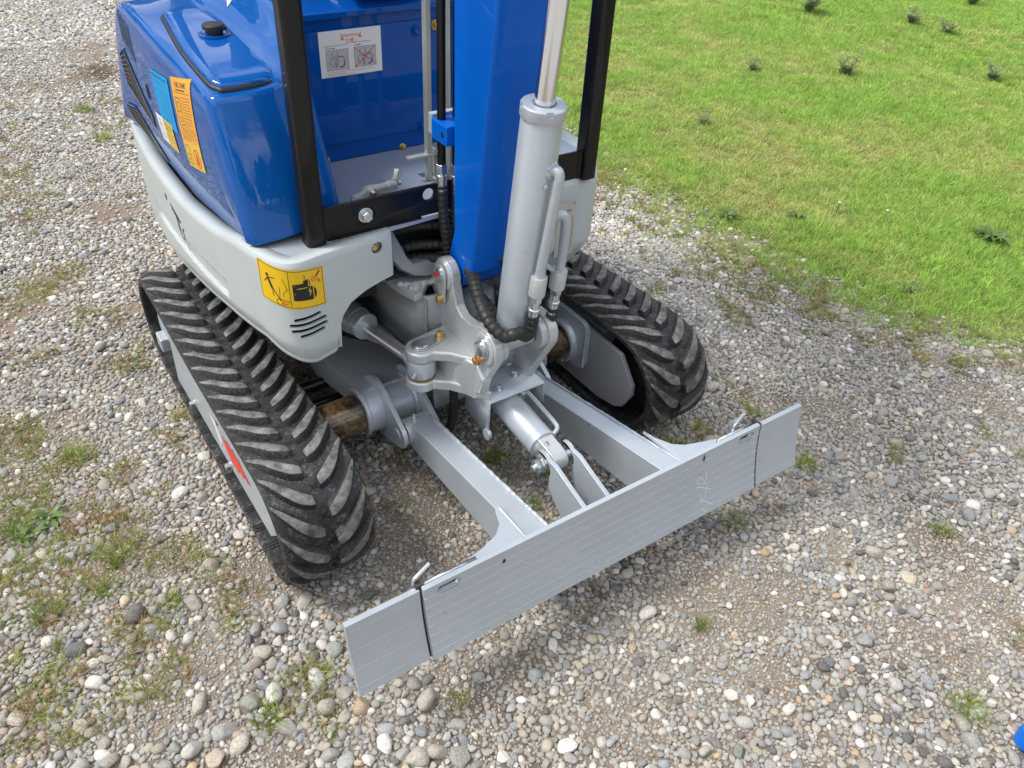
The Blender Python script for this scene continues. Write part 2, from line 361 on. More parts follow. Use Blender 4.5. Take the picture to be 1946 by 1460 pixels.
def surf_fn(obj, org, U, V_, d):
    """projects (u,v) along d onto an object's evaluated surface"""
    from mathutils.bvhtree import BVHTree
    bvh = BVHTree.FromObject(obj, bpy.context.evaluated_depsgraph_get()); org = Vector(org); U = Vector(U).normalized(); V_ = Vector(V_).normalized(); d = Vector(d).normalized()
    def fn(u, v, h):
        p = org+U*u+V_*v; hit, nn, _, _ = bvh.ray_cast(p-d*.3, d)
        return (hit if hit is not None else p)-d*(h+.0008)
    return fn
def plane_fn(o, u, v, flip=1):
    o = Vector(o); u = Vector(u).normalized(); v = Vector(v).normalized(); v = (v-u*v.dot(u)).normalized(); n = u.cross(v)*flip
    return lambda a, b, h: o+u*a+v*b+n*h
# ------------------------------------------------------------------ the excavator
ROOT = bpy.data.objects.new('mini_excavator', None); ROOT.location = ROOTLOC; COL.objects.link(ROOT)
label(ROOT, 'blue and silver mini excavator on black rubber tracks with raised dozer blade', 'excavator')
bpy.context.view_layer.update()
# ---- crawler tracks
R_, ZC, YF, YR = .134, .149, .442, 1.226
LEN = 2*(YR-YF)+2*pi*R_
def tp(s):
    """outer belt surface: point (y,z) and outward normal; s grows forward along the top run"""
    s %= LEN; top = YR-YF; a = pi*R_
    if s < top:
        t = s/top; return YR-s, ZC+R_-.012*math.sin(pi*t)**2, 0., 1.
    s -= top
    if s < a: th = pi/2+s/R_; c, n = math.cos(th), math.sin(th); return YF+R_*c, ZC+R_*n, c, n
    s -= a
    if s < top: return YF+s, ZC-R_, 0., -1.
    s -= top; th = -pi/2+s/R_; c, n = math.cos(th), math.sin(th); return YR+R_*c, ZC+R_*n, c, n
def track(side):
    xi, xo = .36*side, .56*side; xc = .46*side if side > 0 else -.4685; HW = .098 if side > 0 else .0935
    mb = MB(); n = 150; prof = [(u*HW/.1, h) for u, h in [(-.1, -.004), (-.096, 0), (.096, 0), (.1, -.004), (.1, -.014), (.096, -.017), (-.096, -.017), (-.1, -.014)]]
    st = []
    for i in range(n):
        y, z, ny, nz = tp(LEN*i/n); st.append(mb.addv([(xc+u, y+ny*h, z+nz*h) for u, h in prof]))
    for i in range(n):
        a, b = st[i], st[(i+1) % n]
        for k in range(8): mb.face((a+k, a+(k+1) % 8, b+(k+1) % 8, b+k))
    # faint cross ribs on the inner face and the belt's rim
    for i in range(39):
        s0 = LEN*i/39
        for ds in (-.004, .004, .012):
            ring = []
            for sg in (s0+ds-.0015, s0+ds+.0015):
                y, z, ny, nz = tp(sg)
                for h in (-.0165, -.0185): ring += [(xc-HW+.001, y+ny*h, z+nz*h), (xc+HW-.001, y+ny*h, z+nz*h)]
            b = mb.addv(ring)
            for q in ((0, 1, 3, 2), (4, 5, 7, 6), (2, 3, 7, 6), (0, 2, 6, 4), (1, 3, 7, 5)): mb.face([b+k for k in q])
        # guide teeth
        for ux in (-.016, .016):
            q = []
            for sg, hh in ((s0-.012, -.016), (s0+.012, -.016), (s0+.005, -.04), (s0-.005, -.04)):
                y, z, ny, nz = tp(sg)
                q += [(xc+ux-.006, y+ny*hh, z+nz*hh), (xc+ux+.006, y+ny*hh, z+nz*hh)]
            b = mb.addv(q)
            for f in ((0, 2, 3, 1), (2, 4, 5, 3), (4, 6, 7, 5), (6, 0, 1, 7), (0, 6, 4, 2), (1, 3, 5, 7)): mb.face([b+k for k in f])
    belt = mb.build('rubber_belt', 'rubber', ROOT)
    NL = 40
    for i in range(NL):
        for half in (-1, 1):
            s0 = LEN*(i+(.5 if half > 0 else 0))/NL
            vs = []; al = []; K = 9
            for k in range(K):
                t = k/(K-1); u = half*(.010+(HW-.012)*t)
                if half*side > 0: sl = s0+.030-.072*t+.020*math.sin(pi*t*.9)*(-1); 
                else: sl = s0+.030-.052*t-.013*math.sin(pi*t)
                sl = s0+.040-.026*t-.052*t*t
                wt = .0035+.0098*math.sin(pi*min(1, .16+t*.84)); wb = wt+.0080; h = .0165*(1-.75*max(0, t-.72)/.28)*(1-.2*max(0, .12-t)/.12)
                jit = RNG.uniform(-.0007, .0007)
                for ds, hh in ((-wb, -.001), (-wt+jit, h), (wt+jit, h), (wb, -.001)):
                    y, z, ny, nz = tp(sl+ds); vs.append((xc+u, y+ny*hh, z+nz*hh)); al.append(u*2)
            fs = []; wear = []
            for k in range(K-1):
                a = 4*k; b = a+4
                fs += [(a, a+1, b+1, b), (a+1, a+2, b+2, b+1), (a+2, a+3, b+3, b+2)]; wear += [0, 1, 0]
            fs += [(0, 3, 2, 1), (4*K-4, 4*K-3, 4*K-2, 4*K-1)]; wear += [0, .2]
            me = bpy.data.meshes.new('tread_lug'); me.from_pydata(vs, [], fs); me.materials.append(M['lug'])
            bm = bmesh.new(); bm.from_mesh(me); bmesh.ops.recalc_face_normals(bm, faces=bm.faces); bm.to_mesh(me); bm.free()
            at = me.attributes.new('wear', 'FLOAT', 'FACE'); at.data.foreach_set('value', wear)
            at = me.attributes.new('along', 'FLOAT', 'POINT'); at.data.foreach_set('value', al)
            o = bpy.data.objects.new('tread_lug', me); COL.objects.link(o); attach(o, belt)
            q = o.modifiers.new('b', 'BEVEL'); q.width = .0022; q.segments = 2; q.limit_method = 'ANGLE'; q.angle_limit = .4
            me.polygons.foreach_set('use_smooth', [True]*len(me.polygons))
    mb = MB()   # cross shaped cuts along the centre line
    for i in range(NL):
        for a in (35, -40):
            s0 = LEN*(i+.25)/NL+random.uniform(-.002, .002); d = Vector((math.cos(math.radians(a)), math.sin(math.radians(a)))); p = Vector((-d.y, d.x)); q = []
            for e, w in ((-.011, .0008), (0, .0036), (.011, .0008)):
                for sg in (-1, 1):
                    c = d*e+p*w*sg; y, z, ny, nz = tp(s0+c.y); q.append((xc+c.x, y+ny*.0006, z+nz*.0006))
            b = mb.addv(q); mb.face((b, b+1, b+3, b+2)); mb.face((b+2, b+3, b+5, b+4))
    label(mb.build('centre_cuts', 'dark', belt, smooth=False), None, kind='stuff')
    # frame beam, rollers, idler, sprocket
    fr = MB(); fr.box((xc-.035, .58, .085), (xc+.035, 1.12, .19))
    frame = fr.build('track_frame', 'frame_dark', ROOT, bevel=.006)
    for y, r, nm in ((YF, .108, 'idler_wheel'), (YR, .100, 'drive_sprocket')):
        w = MB(); w.rev((xc-.045, y, ZC), (xc+.045, y, ZC), [(0, .03), (0, .05), (.012, .055), (.018, r-.006), (.022, r), (.034, r), (.037, r-.012), (.053, r-.012), (.056, r), (.068, r), (.072, r-.006), (.078, .055), (.09, .05), (.09, .03)], 40)
        w.build(nm, 'black', frame)
    for y in (.62, .78, .94, 1.09):
        w = MB(); w.rev((xc-.045, y, .066), (xc+.045, y, .066), [(0, .012), (0, .03), (.02, .034), (.025, .022), (.065, .022), (.07, .034), (.09, .03), (.09, .012)], 24); w.build('bottom_roller', 'black', frame)
    for y, z in ((.46, .147),):
        w = MB(); w.box((xc-.055, .45, .125), (xc+.055, .62, .165)); w.build('idler_fork', 'frame_dark', frame, bevel=.004)
    # outer guard plate
    xo_ = .549*side; pl = MB()
    poly = [(1.105, .225), (1.125, .02), (1.02, .052), (.985, .064), (.80, .086), (.416, .112), (.352, .186), (.356, .215), (.375, .236)]
    poly = [(1.10, .205), (1.125, .045), (1.01, .055), (.96, .082), (.70, .096), (.43, .112), (.352, .192), (.358, .215), (.40, .232), (.8, .236), (1.05, .236)]
    pl.px(poly, xo_-.003, xo_+.003); g = pl.build('guard_plate', 'silver', ROOT, smooth=False)
    c = MB(); c.px([(.80, .205), (.74, .175), (.70, .185), (.735, .215)], xo_-.02, xo_+.02); cut(g, c)
    for y, z in ((.953, .09), (.679, .105)): bolt_obj((xo_+.003*side, y, z), (side, 0, 0), 'zinc', g, .0085, .012)
    hub = MB(); hub.box((xo_-.03, 1.205, .085), (xo_+.012, 1.255, .125) if side > 0 else (xo_+.03, 1.255, .125)) if side > 0 else hub.box((xo_-.012, 1.205, .085), (xo_+.03, 1.255, .125))
    hub.rev((xc, 1.235, ZC), (xo_, 1.235, ZC), [(0, .05), (.07, .05), (.075, .03)], 24); hb = hub.build('travel_motor_hub', 'silver', ROOT, bevel=.004)
    if side < 0:
        d = Decal(plane_fn((xo_-.0032, 0, 0), (0, -1, 0), (0, 0, 1), 1 if V(0, -1, 0).cross(V(0, 0, 1)).x < 0 else -1))
        d.lay('white', 0).poly([(-.80, .180), (-.745, .185), (-.715, .150), (-.735, .122), (-.765, .160)])
        d.lay('red', 1).poly([(-.705, .180), (-.675, .176), (-.668, .190), (-.640, .182), (-.630, .196), (-.600, .186), (-.592, .198), (-.565, .184), (-.520, .176), (-.548, .164), (-.556, .170), (-.578, .150), (-.590, .160), (-.612, .138), (-.628, .146), (-.650, .128), (-.662, .140), (-.690, .150)])
        label(d.build('stripe_decal', 'red', g, smooth=False), 'jagged red and white stripe decal')
    # inner plate and flange
    xp = .372 if side > 0 else -.392; ip = MB(); ip.px([(1.10, .06), (.70, .048), (.50, .052), (.432, .067), (.405, .085), (.380, .135), (.382, .165), (.438, .229), (.70, .236), (1.10, .236)], xp-.006, xp+.006)
    pg = ip.build('inner_frame_plate', 'frame_dark', ROOT, bevel=.002)
    fl = MB(); fo = 0 if side > 0 else -.022; lo, hi = sorted((.350*side+fo, .364*side+fo)); fl.px(arc(.585, .22, .03, 90, 180, 5)+arc(.585, .135, .03, 180, 270, 5)+arc(.705, .135, .03, 270, 360, 5)+arc(.705, .22, .03, 0, 90, 5), lo, hi)
    fl.rev((.335*side+fo, .644, .158), (.352*side+fo, .644, .158), [(0, .047), (0, .056), (.004, .059), (.017, .061)], 36)
    weld(fl, [(.335*side+fo, .644+.056*math.cos(a), .158+.056*math.sin(a)) for a in np.linspace(-2, 4, 24)], .004, 3)
    weld(fl, [(.349*side+fo, .555, .12), (.349*side+fo, .555, .235)], .0045, 8)
    fl.build('tube_flange', 'silver', pg)
    t = MB(); t.cyl((.24*side, .644, .156), (.345*side+fo, .644, .156), .0465, 40); t.build('extension_tube', 'grease', ROOT)
for sd_ in (-1, 1): track(sd_)
# ---- centre frame
mb = MB()
mb.rev((-.252, .644, .156), (.252, .644, .156), [(0, .047), (0, .054), (.01, .054), (.494, .054), (.504, .054), (.504, .047)], 44)
frame = mb.build('centre_frame', 'silver', ROOT)
mb = MB(); mb.pz([(-.235, .66), (.235, .66), (.265, .82), (.26, 1.06), (-.26, 1.06), (-.265, .82)], .196, .206)
mb.grid([[(-.235, .66, .202), (-.265, .82, .202), (-.26, 1.06, .202)], [(-.252, .655, .165), (-.280, .82, .16), (-.278, 1.06, .16)]])
mb.grid([[(.235, .66, .202), (.265, .82, .202), (.26, 1.06, .202)], [(.262, .655, .165), (.295, .82, .16), (.29, 1.06, .16)]])
mb.box((-.26, 1.0, .05), (.26, 1.07, .2)); mb.cyl((-.24, 1.2, .156), (.24, 1.2, .156), .05, 30)
mb.box((-.24, .70, .06), (-.225, 1.0, .2)); mb.box((.225, .70, .06), (.24, 1.0, .2)); mb.box((-.2, 1.0, .1), (.2, 1.2, .19))
mb.build('deck_plate', 'frame_dark', frame, bevel=.002)
mb = MB()
for p in ([(-.225, .648, .2085), (0, .648, .2085), (.225, .648, .2085)],): weld(mb, p, .0045, 30)
for x in (-.248, .248): weld(mb, [(x, .644+.054*math.cos(a), .156+.054*math.sin(a)) for a in np.linspace(-1.8, 3.8, 20)], .006, 3)
mb.build('weld_bead', 'silver_cast', frame)
def hull2(c0, r0, c1, r1, n=14):
    (x0, y0), (x1, y1) = c0, c1; d = math.hypot(x1-x0, y1-y0); a = math.atan2(y1-y0, x1-x0); b = math.acos((r0-r1)/d)
    P = [(x0+r0*math.cos(a+b+(2*pi-2*b)*i/n), y0+r0*math.sin(a+b+(2*pi-2*b)*i/n)) for i in range(n+1)]
    return P+[(x1+r1*math.cos(a-b+2*b*i/n), y1+r1*math.sin(a-b+2*b*i/n)) for i in range(n+1)]
for x in (-.202, -.118, .118, .202):
    mb = MB(); mb.px(hull2((.640, .160), .078, (.535, .150), .034), x-.006, x+.006)
    weld(mb, [(x+(.009 if x in(-.202, .118) else -.009), .640+.056*math.cos(a), .157+.056*math.sin(a)) for a in np.linspace(-.5, 3.4, 16)], .005, 3)
    lg = mb.build('arm_lug', 'silver', frame, bevel=.0015, seg=1)
    e = -.0062 if x < 0 else .0062
    mb = MB(); mb.rev((x+e*1.3, .535, .150), (x-e, .535, .150), [(0, .015), (.002, .0165), (.006, .0165)], 24); mb.build('pivot_pin', 'silver', lg)
mb = MB(); mb.cyl((-.36, .80, .15), (.36, .80, .15), .014, 20); mb.cyl((-.19, .80, .15), (.1, .80, .15), .027, 24); mb.cyl((-.36, .775, .11), (.3, .775, .11), .012, 14)
mb.build('extension_cylinder', 'black_gloss', ROOT)
mb = MB(); mb.cyl((0, .99, .206), (0, .99, .30), .21, 48); mb.build('slewing_ring', 'dark', ROOT)
# ---- dozer: arms, blade, wings, cylinder
def bar(mb, a, b, w, h0, h1, xs=0):
    """box bar between two (x,y,ztop) points, width w, heights h0 h1"""
    (x0, y0, z0), (x1, y1, z1) = a, b
    v = [(x0-w/2, y0, z0-h0), (x0+w/2, y0, z0-h0), (x0+w/2, y0, z0), (x0-w/2, y0, z0), (x1-w/2, y1, z1-h1), (x1+w/2, y1, z1-h1), (x1+w/2, y1, z1), (x1-w/2, y1, z1)]
    i = mb.addv(v)
    for q in ((0, 3, 2, 1), (4, 5, 6, 7), (0, 1, 5, 4), (1, 2, 6, 5), (2, 3, 7, 6), (3, 0, 4, 7)): mb.face([i+k for k in q])
FRONT = [(0, .120), (.0055, .135), (.011, .153), (.0165, .173), (.0215, .194), (.026, .215), (.0295, .238), (.0325, .260), (.034, .283)]
def blade_profile(dy, dz0, dz1, th):
    f = [(y+dy, z+(dz0 if i == 0 else dz1 if i == len(FRONT)-1 else 0)) for i, (y, z) in enumerate(FRONT)]
    return f+[(y+th, z) for y, z in f[::-1]]
mb = MB(); mb.px(blade_profile(0, 0, 0, .011), -.4135, .4115)
blade = mb.build('blade_plate', 'silver', ROOT, bevel=.0014, seg=1)
apply_mods(blade)
def slot(x0, x1, z, r): return [(x0+a, z+b) for a, b in arc(0, 0, r, 90, 270, 10)]+[(x1+a, z+b) for a, b in arc(0, 0, r, -90, 90, 10)]
for x0 in (-.379, .356):
    c = MB(); c.py(slot(x0, x0+.028, .265, .0098), .0, .0465); cut(blade, c)
mb = MB()
for i, (y, z) in enumerate(FRONT[1:-1]):
    mb.box((-.4135, y-.0006+.0002, z-.0005), (.4150, y+.002, z+.0005))
mb.build('press_line', 'white_line' if 'white_line' in M else 'bend_line', blade, smooth=False) if False else None
M['bend_line'] = flat('press_brake_line', (.55, .585, .62), .4, .3)
d = MB()
for (y, z) in FRONT[1:-1]: d.box((-.4128, y-.0012, z-.0006), (.4110, y+.002, z+.0006))
d.build('press_line', 'bend_line', blade, smooth=False)
for sgn, x0, x1 in ((-1, -.553, -.4172), (1, .4180, .553)):
    mb = MB(); mb.px(blade_profile(.0075 if sgn < 0 else .0030, .0 if sgn < 0 else .001, -.007, .011), x0, x1)
    for (y, z) in FRONT[1:-1:2]: mb.box((x0+.004, y+(.0067 if sgn < 0 else .0022), z-.0006), (x1-.002, y+.010, z+.0006))
    w = mb.build('blade_wing', 'silver', ROOT, bevel=.0012, seg=1)
    mb = MB(); mb.py([((-.405 if sgn < 0 else .3), .15), ((-.3 if sgn < 0 else .405), .15), ((-.3 if sgn < 0 else .405), .280), ((-.405 if sgn < 0 else .3), .280)], .0475, .054)
    mb.build('wing_slide', 'zinc', w)
    mb = MB(); mb.px([(y+(.0125 if sgn < 0 else .0028), z-(0 if sgn < 0 else .001)) for y, z in FRONT]+[(.060, .282), (.060, .12)], *sorted((sgn*(.4095 if sgn < 0 else .4117), sgn*(.4215 if sgn < 0 else .4178)))); mb.build('seam_shade', 'skirt_dark', w, smooth=False)  # no real part: dark strip paints the shade of the blade-to-wing gap
for x, dx in ((-.421, .046), (.350, .05)):
    mb = MB(); mb.sweep(smooth_path([(x, .058, .22), (x, .058, .277), (x+.002, .058, .289), (x+.011, .060, .294), (x+dx*.78, .067, .301)], 6), .0037, 10); mb.build('locking_pin', 'zinc', blade)
mb = MB(); bar(mb, (-.156, .530, .186), (-.150, .035, .238), .054, .070, .105); weld(mb, [(-.1305, .50, .190), (-.127, .25, .2165), (-.124, .05, .239)], .0046, 45); armL = mb.build('dozer_arm', 'silver', ROOT, bevel=.006, seg=3)
mb = MB(); bar(mb, (.156, .530, .186), (.200, .035, .238), .050, .070, .115); weld(mb, [(.181, .50, .190), (.225, .05, .238)], .0035, 60); armR = mb.build('dozer_arm', 'silver', ROOT, bevel=.006, seg=3)
for a, x in ((armL, -.156), (armR, .156)):
    mb = MB(); mb.cyl((x-.036, .535, .150), (x+.036, .535, .150), .030, 28); k = mb.build('arm_bushing', 'silver_cast', a, bevel=.002)
    bolt_obj((x-.01, .53, .186), (0, .2, 1), 'zinc', a, .004, .012, 'grease_nipple')
mb = MB(); mb.pz([(-.175, .165), (-.187, .163), (-.194, .148), (-.203, .122), (-.222, .104), (-.262, .090), (-.385, .062), (-.392, .036), (-.175, .036)], .232, .241)
weld(mb, [(-.180, .160, .2405), (-.177, .045, .2405)], .0028, 12)
mb.build('gusset_plate', 'silver', blade, bevel=.001, seg=1)
mb = MB(); mb.pz([(.215, .185), (.222, .155), (.240, .120), (.262, .104), (.30, .092), (.395, .066), (.40, .036), (.225, .036)], .232, .241); mb.build('gusset_plate', 'silver', blade, bevel=.001, seg=1)
mb = MB(); mb.box((-.125, .036, .150), (.18, .095, .160)); mb.box((-.125, .085, .12), (.18, .095, .155)); mb.box((-.40, .046, .130), (.40, .060, .150)); mb.build('blade_stiffener', 'silver', blade, bevel=.002)
# lug plates for the blade cylinder
for x in (-.034, .026):
    mb = MB(); mb.px(arc(.213, .240, .030, 60, 200, 10)+[(.185, .200), (.13, .15), (.034, .15), (.034, .236), (.07, .238), (.12, .252), (.17, .268)], x-.005, x+.005)
    mb.build('cylinder_lug', 'silver', blade, bevel=.001, seg=1)
mb = MB(); mb.cyl((-.058, .213, .240), (.04, .213, .240), .0085, 20); mb.sweep([(-.056, .213, .240), (-.040, .213, .240)], .0150, 6); mb.cyl((-.064, .213, .24), (-.056, .213, .24), .0075, 16)
mb.cyl((-.041, .213, .240), (-.0392, .213, .240), .018, 24); mb.build('clevis_bolt', 'zinc', ROOT, bevel=.0008, seg=1)
a, b = V(-.004, .425, .262), V(-.004, .213, .240)
dr = (b-a).normalized()
mb = MB(); mb.rev(a, b, [(0, .030), (.004, .033), (.148, .033), (.150, .0315), (.154, .0315), (.156, .033), (.168, .033), (.170, .03)], 40)
bc = mb.build('blade_cylinder', 'silver', ROOT)
mb = MB(); mb.rev(a, b, [(.16, .031), (.17, .028), (.18, .019), (.20, .017)], 30); mb.px(hull2((a.y-.17, a.z-.018), .026, (b.y, b.z), .024), -.022, .014); mb.build('cylinder_clevis', 'silver_cast', bc, bevel=.002)
bolt_obj((-.012, .235, .266), (0, .1, 1), 'zinc', bc, .004, .006, 'grease_nipple')
mb = MB(); mb.px([(.218, .262), (.225, .214), (.212, .214), (.204, .258)], -.0215, -.0205) if False else None
mb.sweep(smooth_path([(.020, .392, .284), (.030, .388, .290), (.036, .375, .288), (.037, .32, .281), (.037, .272, .274), (.034, .262, .268), (.022, .258, .262)], 6), .0048, 10); mb.build('oil_pipe', 'silver', bc)
mb = MB(); mb.sweep([(.022, .385, .292), (.028, .375, .288)], .005, 8); bolt(mb, (.018, .395, .288), (0, -.3, 1), .005, .009); mb.build('pipe_fitting', 'zinc', bc)
mb = MB(); mb.poly = None; mb.px([(.226, .2665), (.215, .262), (.208, .235), (.219, .232)], .0145, .0150); mb.build('rust_stain', 'rust', bc)
# folded bracket above the blade cylinder
mb = MB(); mb.grid([[(-.068, .470, .222), (-.0675, .468, .300), (-.066, .465, .3015), (.078, .465, .3015), (.0795, .468, .300), (.081, .470, .215)],
                    [(-.068, .372, .205), (-.0675, .3725, .300), (-.066, .3725, .3015), (.078, .3725, .3015), (.0795, .3725, .300), (.081, .3725, .245)]])
br = mb.build('cylinder_guard_bracket', 'silver', ROOT, solid=.004)
mb = MB(); mb.cyl((-.0715, .375, .213), (-.0640, .375, .213), .013, 20); mb.build('bracket_ear', 'silver', br)
for p in ((-.025, .405, .3015), (.035, .43, .3015)): bolt_obj(p, (0, 0, 1), 'zinc', br, .009, .010)
# marker scribble, scratches and specks on the blade face
def blade_fn(u, v, h):
    z = v; y = np.interp(z, [p[1] for p in FRONT], [p[0] for p in FRONT]); return (u, y-.0009-h, z)
d = Decal(blade_fn); d.lay('chalk', 0)
for st in ([(.2546, .2283), (.2578, .2127), (.2508, .2022), (.2362, .2051), (.2314, .2124), (.2356, .2214), (.2482, .2117), (.2559, .1955), (.269, .2016)], [(.2318, .1993), (.2702, .1789)], [(.2628, .1911), (.2517, .1627), (.2406, .1667)],
           [(.245, .1726), (.2392, .16), (.2517, .1557), (.2744, .1399), (.2771, .1448)], [(.2432, .1423), (.2572, .1281)]):
    P = smooth_path([(a, b, 0) for a, b in st], 5); d.line([(p.x, p.y) for p in P], .0017)
d.line([(.2961, .199), (.284, .1848), (.2704, .1755)], .0007)
label(d.build('marker_scribble', 'chalk', blade, smooth=False), 'white hand drawn marker scribble')
d = Decal(blade_fn); d.lay('ink', 0).poly([(.2436, .279), (.2465, .270), (.2440, .256), (.2410, .268)]).poly([(-.255, .262), (-.249, .264), (-.25, .255), (-.257, .256)])
for i in range(110):
    u = random.gauss(-.12, .10); v = abs(random.gauss(0, .022))+.126; w = random.uniform(.0006, .0016)
    if abs(u) < .40: d.poly([(u, v), (u+w, v+w*.4), (u+w*.8, v+w*1.3)])
for i in range(40): u = random.uniform(-.4, .4); v = random.uniform(.125, .275); w = random.uniform(.0008, .003); d.line([(u, v), (u+w, v+w*.6)], .0005)
label(d.build('paint_chips', 'ink', blade, smooth=False), None, kind='stuff')
# ---- house: nose
mb = MB(); mb.pz([(-.255, .86), (-.215, .765), (-.10, .56), (-.06, .52), (.06, .52), (.10, .56), (.215, .765), (.255, .86), (.36, 1.0), (.36, 1.5), (-.36, 1.5), (-.36, 1.0)], .298, .313)
base = mb.build('house_base_plate', 'frame_dark', ROOT, bevel=.002)
c = MB(); c.pz([(-.115, .72), (-.10, .755), (-.06, .745), (-.062, .64), (-.072, .62), (-.082, .63)], .28, .33); cut(base, c)
mb = MB(); pts = [(-.150, .90), (-.142, .70), (-.130, .61), (-.110, .565), (-.075, .56), (.05, .56), (.11, .565), (.13, .61), (.15, .90)]
mb.grid([[(x, y, .313) for x, y in pts], [(x, y, .474) for x, y in pts]]); nose = mb.build('nose_casting', 'frame_dark', ROOT, solid=.01)
mb = MB(); weld(mb, [(x-.004, y-.003, .317) for x, y in pts[:5]], .006, 20); weld(mb, [(-.113, .564, .32), (-.113, .564, .47)], .004, 20); mb.build('weld_bead', 'frame_dark', nose)
mb = MB(); mb.pz([(-.178, .80), (-.155, .61), (-.140, .560), (-.120, .565), (-.085, .600), (.085, .600), (.12, .565), (.155, .61), (.178, .80)], .474, .490)
tp_ = mb.build('nose_top_plate', 'silver_cast', nose, bevel=.003)
# raised casting with the hose opening
mb = MB(); V0 = [(x, .602+.088*t, .500+.140*t) for x, t in [(-.182, 1), (-.176, .7), (-.160, .40), (-.140, .18), (-.112, .05), (-.08, 0), (.08, 0), (.12, .1), (.15, 1)]]
th = V(0, -.019, .012)
i = mb.addv([Vector(p) for p in V0]+[Vector(p)-th*.9 for p in V0])
nV = len(V0); mb.face([i+k for k in range(nV)]); mb.face([i+nV+k for k in range(nV)][::-1])
for k in range(nV): mb.face((i+k, i+nV+k, i+nV+(k+1) % nV, i+(k+1) % nV))
op = mb.build('hose_guide_casting', 'frame_dark', ROOT, smooth=False)
c = MB(); c.py([(-.118, .540), (-.108, .528), (-.02, .528), (-.005, .540), (0, .610), (-.012, .622), (-.130, .622), (-.140, .610)], .50, .80); cut(op, c)
q = op.modifiers.new('b', 'BEVEL'); q.width = .003; q.segments = 2; q.limit_method = 'ANGLE'; q.angle_limit = .5
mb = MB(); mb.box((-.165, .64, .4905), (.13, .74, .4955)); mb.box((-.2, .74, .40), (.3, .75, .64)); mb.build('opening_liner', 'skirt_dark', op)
mb = MB(); weld(mb, [(-.150, .618, .492), (-.125, .600, .492), (-.09, .592, .492), (-.05, .590, .492), (.0, .590, .492)], .006, 14); weld(mb, [(-.135, .592, .490), (-.118, .586, .490)], .008, 5); mb.build('weld_bead', 'silver_cast', op)
hose('hydraulic_hose', [(-.14, .70, .565), (-.09, .68, .580), (-.04, .66, .585), (.02, .64, .575)], ROOT, .0105)
hose('hydraulic_hose', [(-.14, .68, .535), (-.09, .655, .550), (-.04, .63, .552), (.02, .60, .545)], ROOT, .0105)
hose('hydraulic_hose', [(-.12, .68, .510), (-.08, .64, .525), (-.04, .605, .530), (.0, .58, .53)], ROOT, .0105)
# ---- swing bracket
mb = MB(); oL = arc(.552, .527, .037, 20, 185, 14)+[(.505, .49), (.475, .462), (.44, .463), (.405, .478)]
prof = arc(.548, .530, .037, -20, 190, 16)+[(.495, .480), (.475, .467), (.440, .468), (.405, .484)]+arc(.383, .443, .042, 75, 200, 8)+[(.362, .395), (.395, .335), (.415, .292), (.440, .285), (.475, .300), (.520, .330), (.555, .380), (.572, .44)]
prof = prof[::1]
mb.px(prof, -.078, -.056); mb.px(prof, .056, .078)
mb.px([(.52, .335), (.468, .300), (.455, .36), (.465, .42), (.53, .42)], -.057, .057); mb.px([(.552, .537), (.590, .515), (.604, .498), (.603, .480), (.585, .458), (.545, .425), (.50, .41), (.50, .45), (.515, .53)], -.0775, -.071)
mb.cyl((-.05, .545, .30), (-.05, .545, .30001), .001, 4) if False else None
bk = mb.build('swing_bracket', 'silver_cast', ROOT, bevel=.005, seg=3)
mb = MB(); mb.cyl((-.083, .383, .443), (-.04, .383, .443), .036, 32); mb.cyl((.04, .383, .443), (.083, .383, .443), .036, 32); mb.cyl((-.082, .548, .530), (-.054, .548, .530), .033, 32); mb.cyl((.054, .548, .53), (.08, .548, .53), .033, 32); mb.build('pin_boss', 'silver_cast', bk, bevel=.003)
mb = MB(); mb.rev((0, .555, .318), (0, .555, .474), [(0, .03), (.0, .045), (.03, .05), (.05, .04), (.1, .04), (.12, .05), (.15, .046), (.156, .03)], 30); mb.build('swing_pivot', 'silver_cast', bk)
for (y, z), (y2, z2), bm_, r in (((.548, .533), (.541, .478), 'brass', .0155), ((.383, .446), (.392, .412), 'copper', .0165)):
    mb = MB(); mb.px(hull2((y, z), r+.007, (y2, z2), .011), -.0875, -.0835); rp = mb.build('retainer_plate', 'zinc' if r > .016 else 'silver_cast', bk, bevel=.001, seg=1)
    mb = MB(); mb.rev((-.0872, y, z), (-.1, y, z), [(0, r), (.006, r), (.008, r-.004)], 26); mb.build('pin_head', 'zinc', rp)
    bolt_obj((-.0872, y2, z2), (-1, 0, 0), bm_, rp, .0085, .010)
mb = MB(); mb.cyl((-.0945, .548, .536), (-.0958, .548, .536), .0068, 16); mb.build('paint_dot', 'red', bk)
# pin tab plate hanging left of the upper lug
mb = MB(); mb.px([(.575, .525), (.60, .505), (.598, .47), (.56, .44), (.535, .435), (.53, .48)], -.098, -.094) if False else None
# arm to the swing cylinder
KX, KY = -.158, .505
def jaw(z0, z1):
    mb.pz(arc(KX, KY, .034, 100, 290, 16)+[(-.118, .452), (-.06, .375), (-.05, .40), (-.05, .56), (-.095, .55)], z0, z1)
mb = MB(); jaw(.377, .402); jaw(.300, .326); mb.px([(.52, .302), (.47, .286), (.43, .286), (.385, .325), (.372, .37), (.395, .392), (.45, .400), (.53, .400)], -.087, -.060); mb.pz([(-.112, .535), (-.114, .465), (-.090, .40), (-.06, .385), (-.05, .55)], .302, .398)
arm = mb.build('steering_arm', 'silver_cast', bk, bevel=.006, seg=3)
mb = MB(); mb.rev((KX, KY, .402), (KX, KY, .5), [(0, .017), (.005, .017), (.007, .013)], 24); mb.pz(hull2((KX, KY), .021, (KX+.050, KY+.006), .012), .4025, .4065); mb.build('pin_retainer', 'zinc', bk, bevel=.0008, seg=1)
bolt_obj((KX+.050, KY+.006, .4065), (0, 0, 1), 'brass', bk, .008, .011)
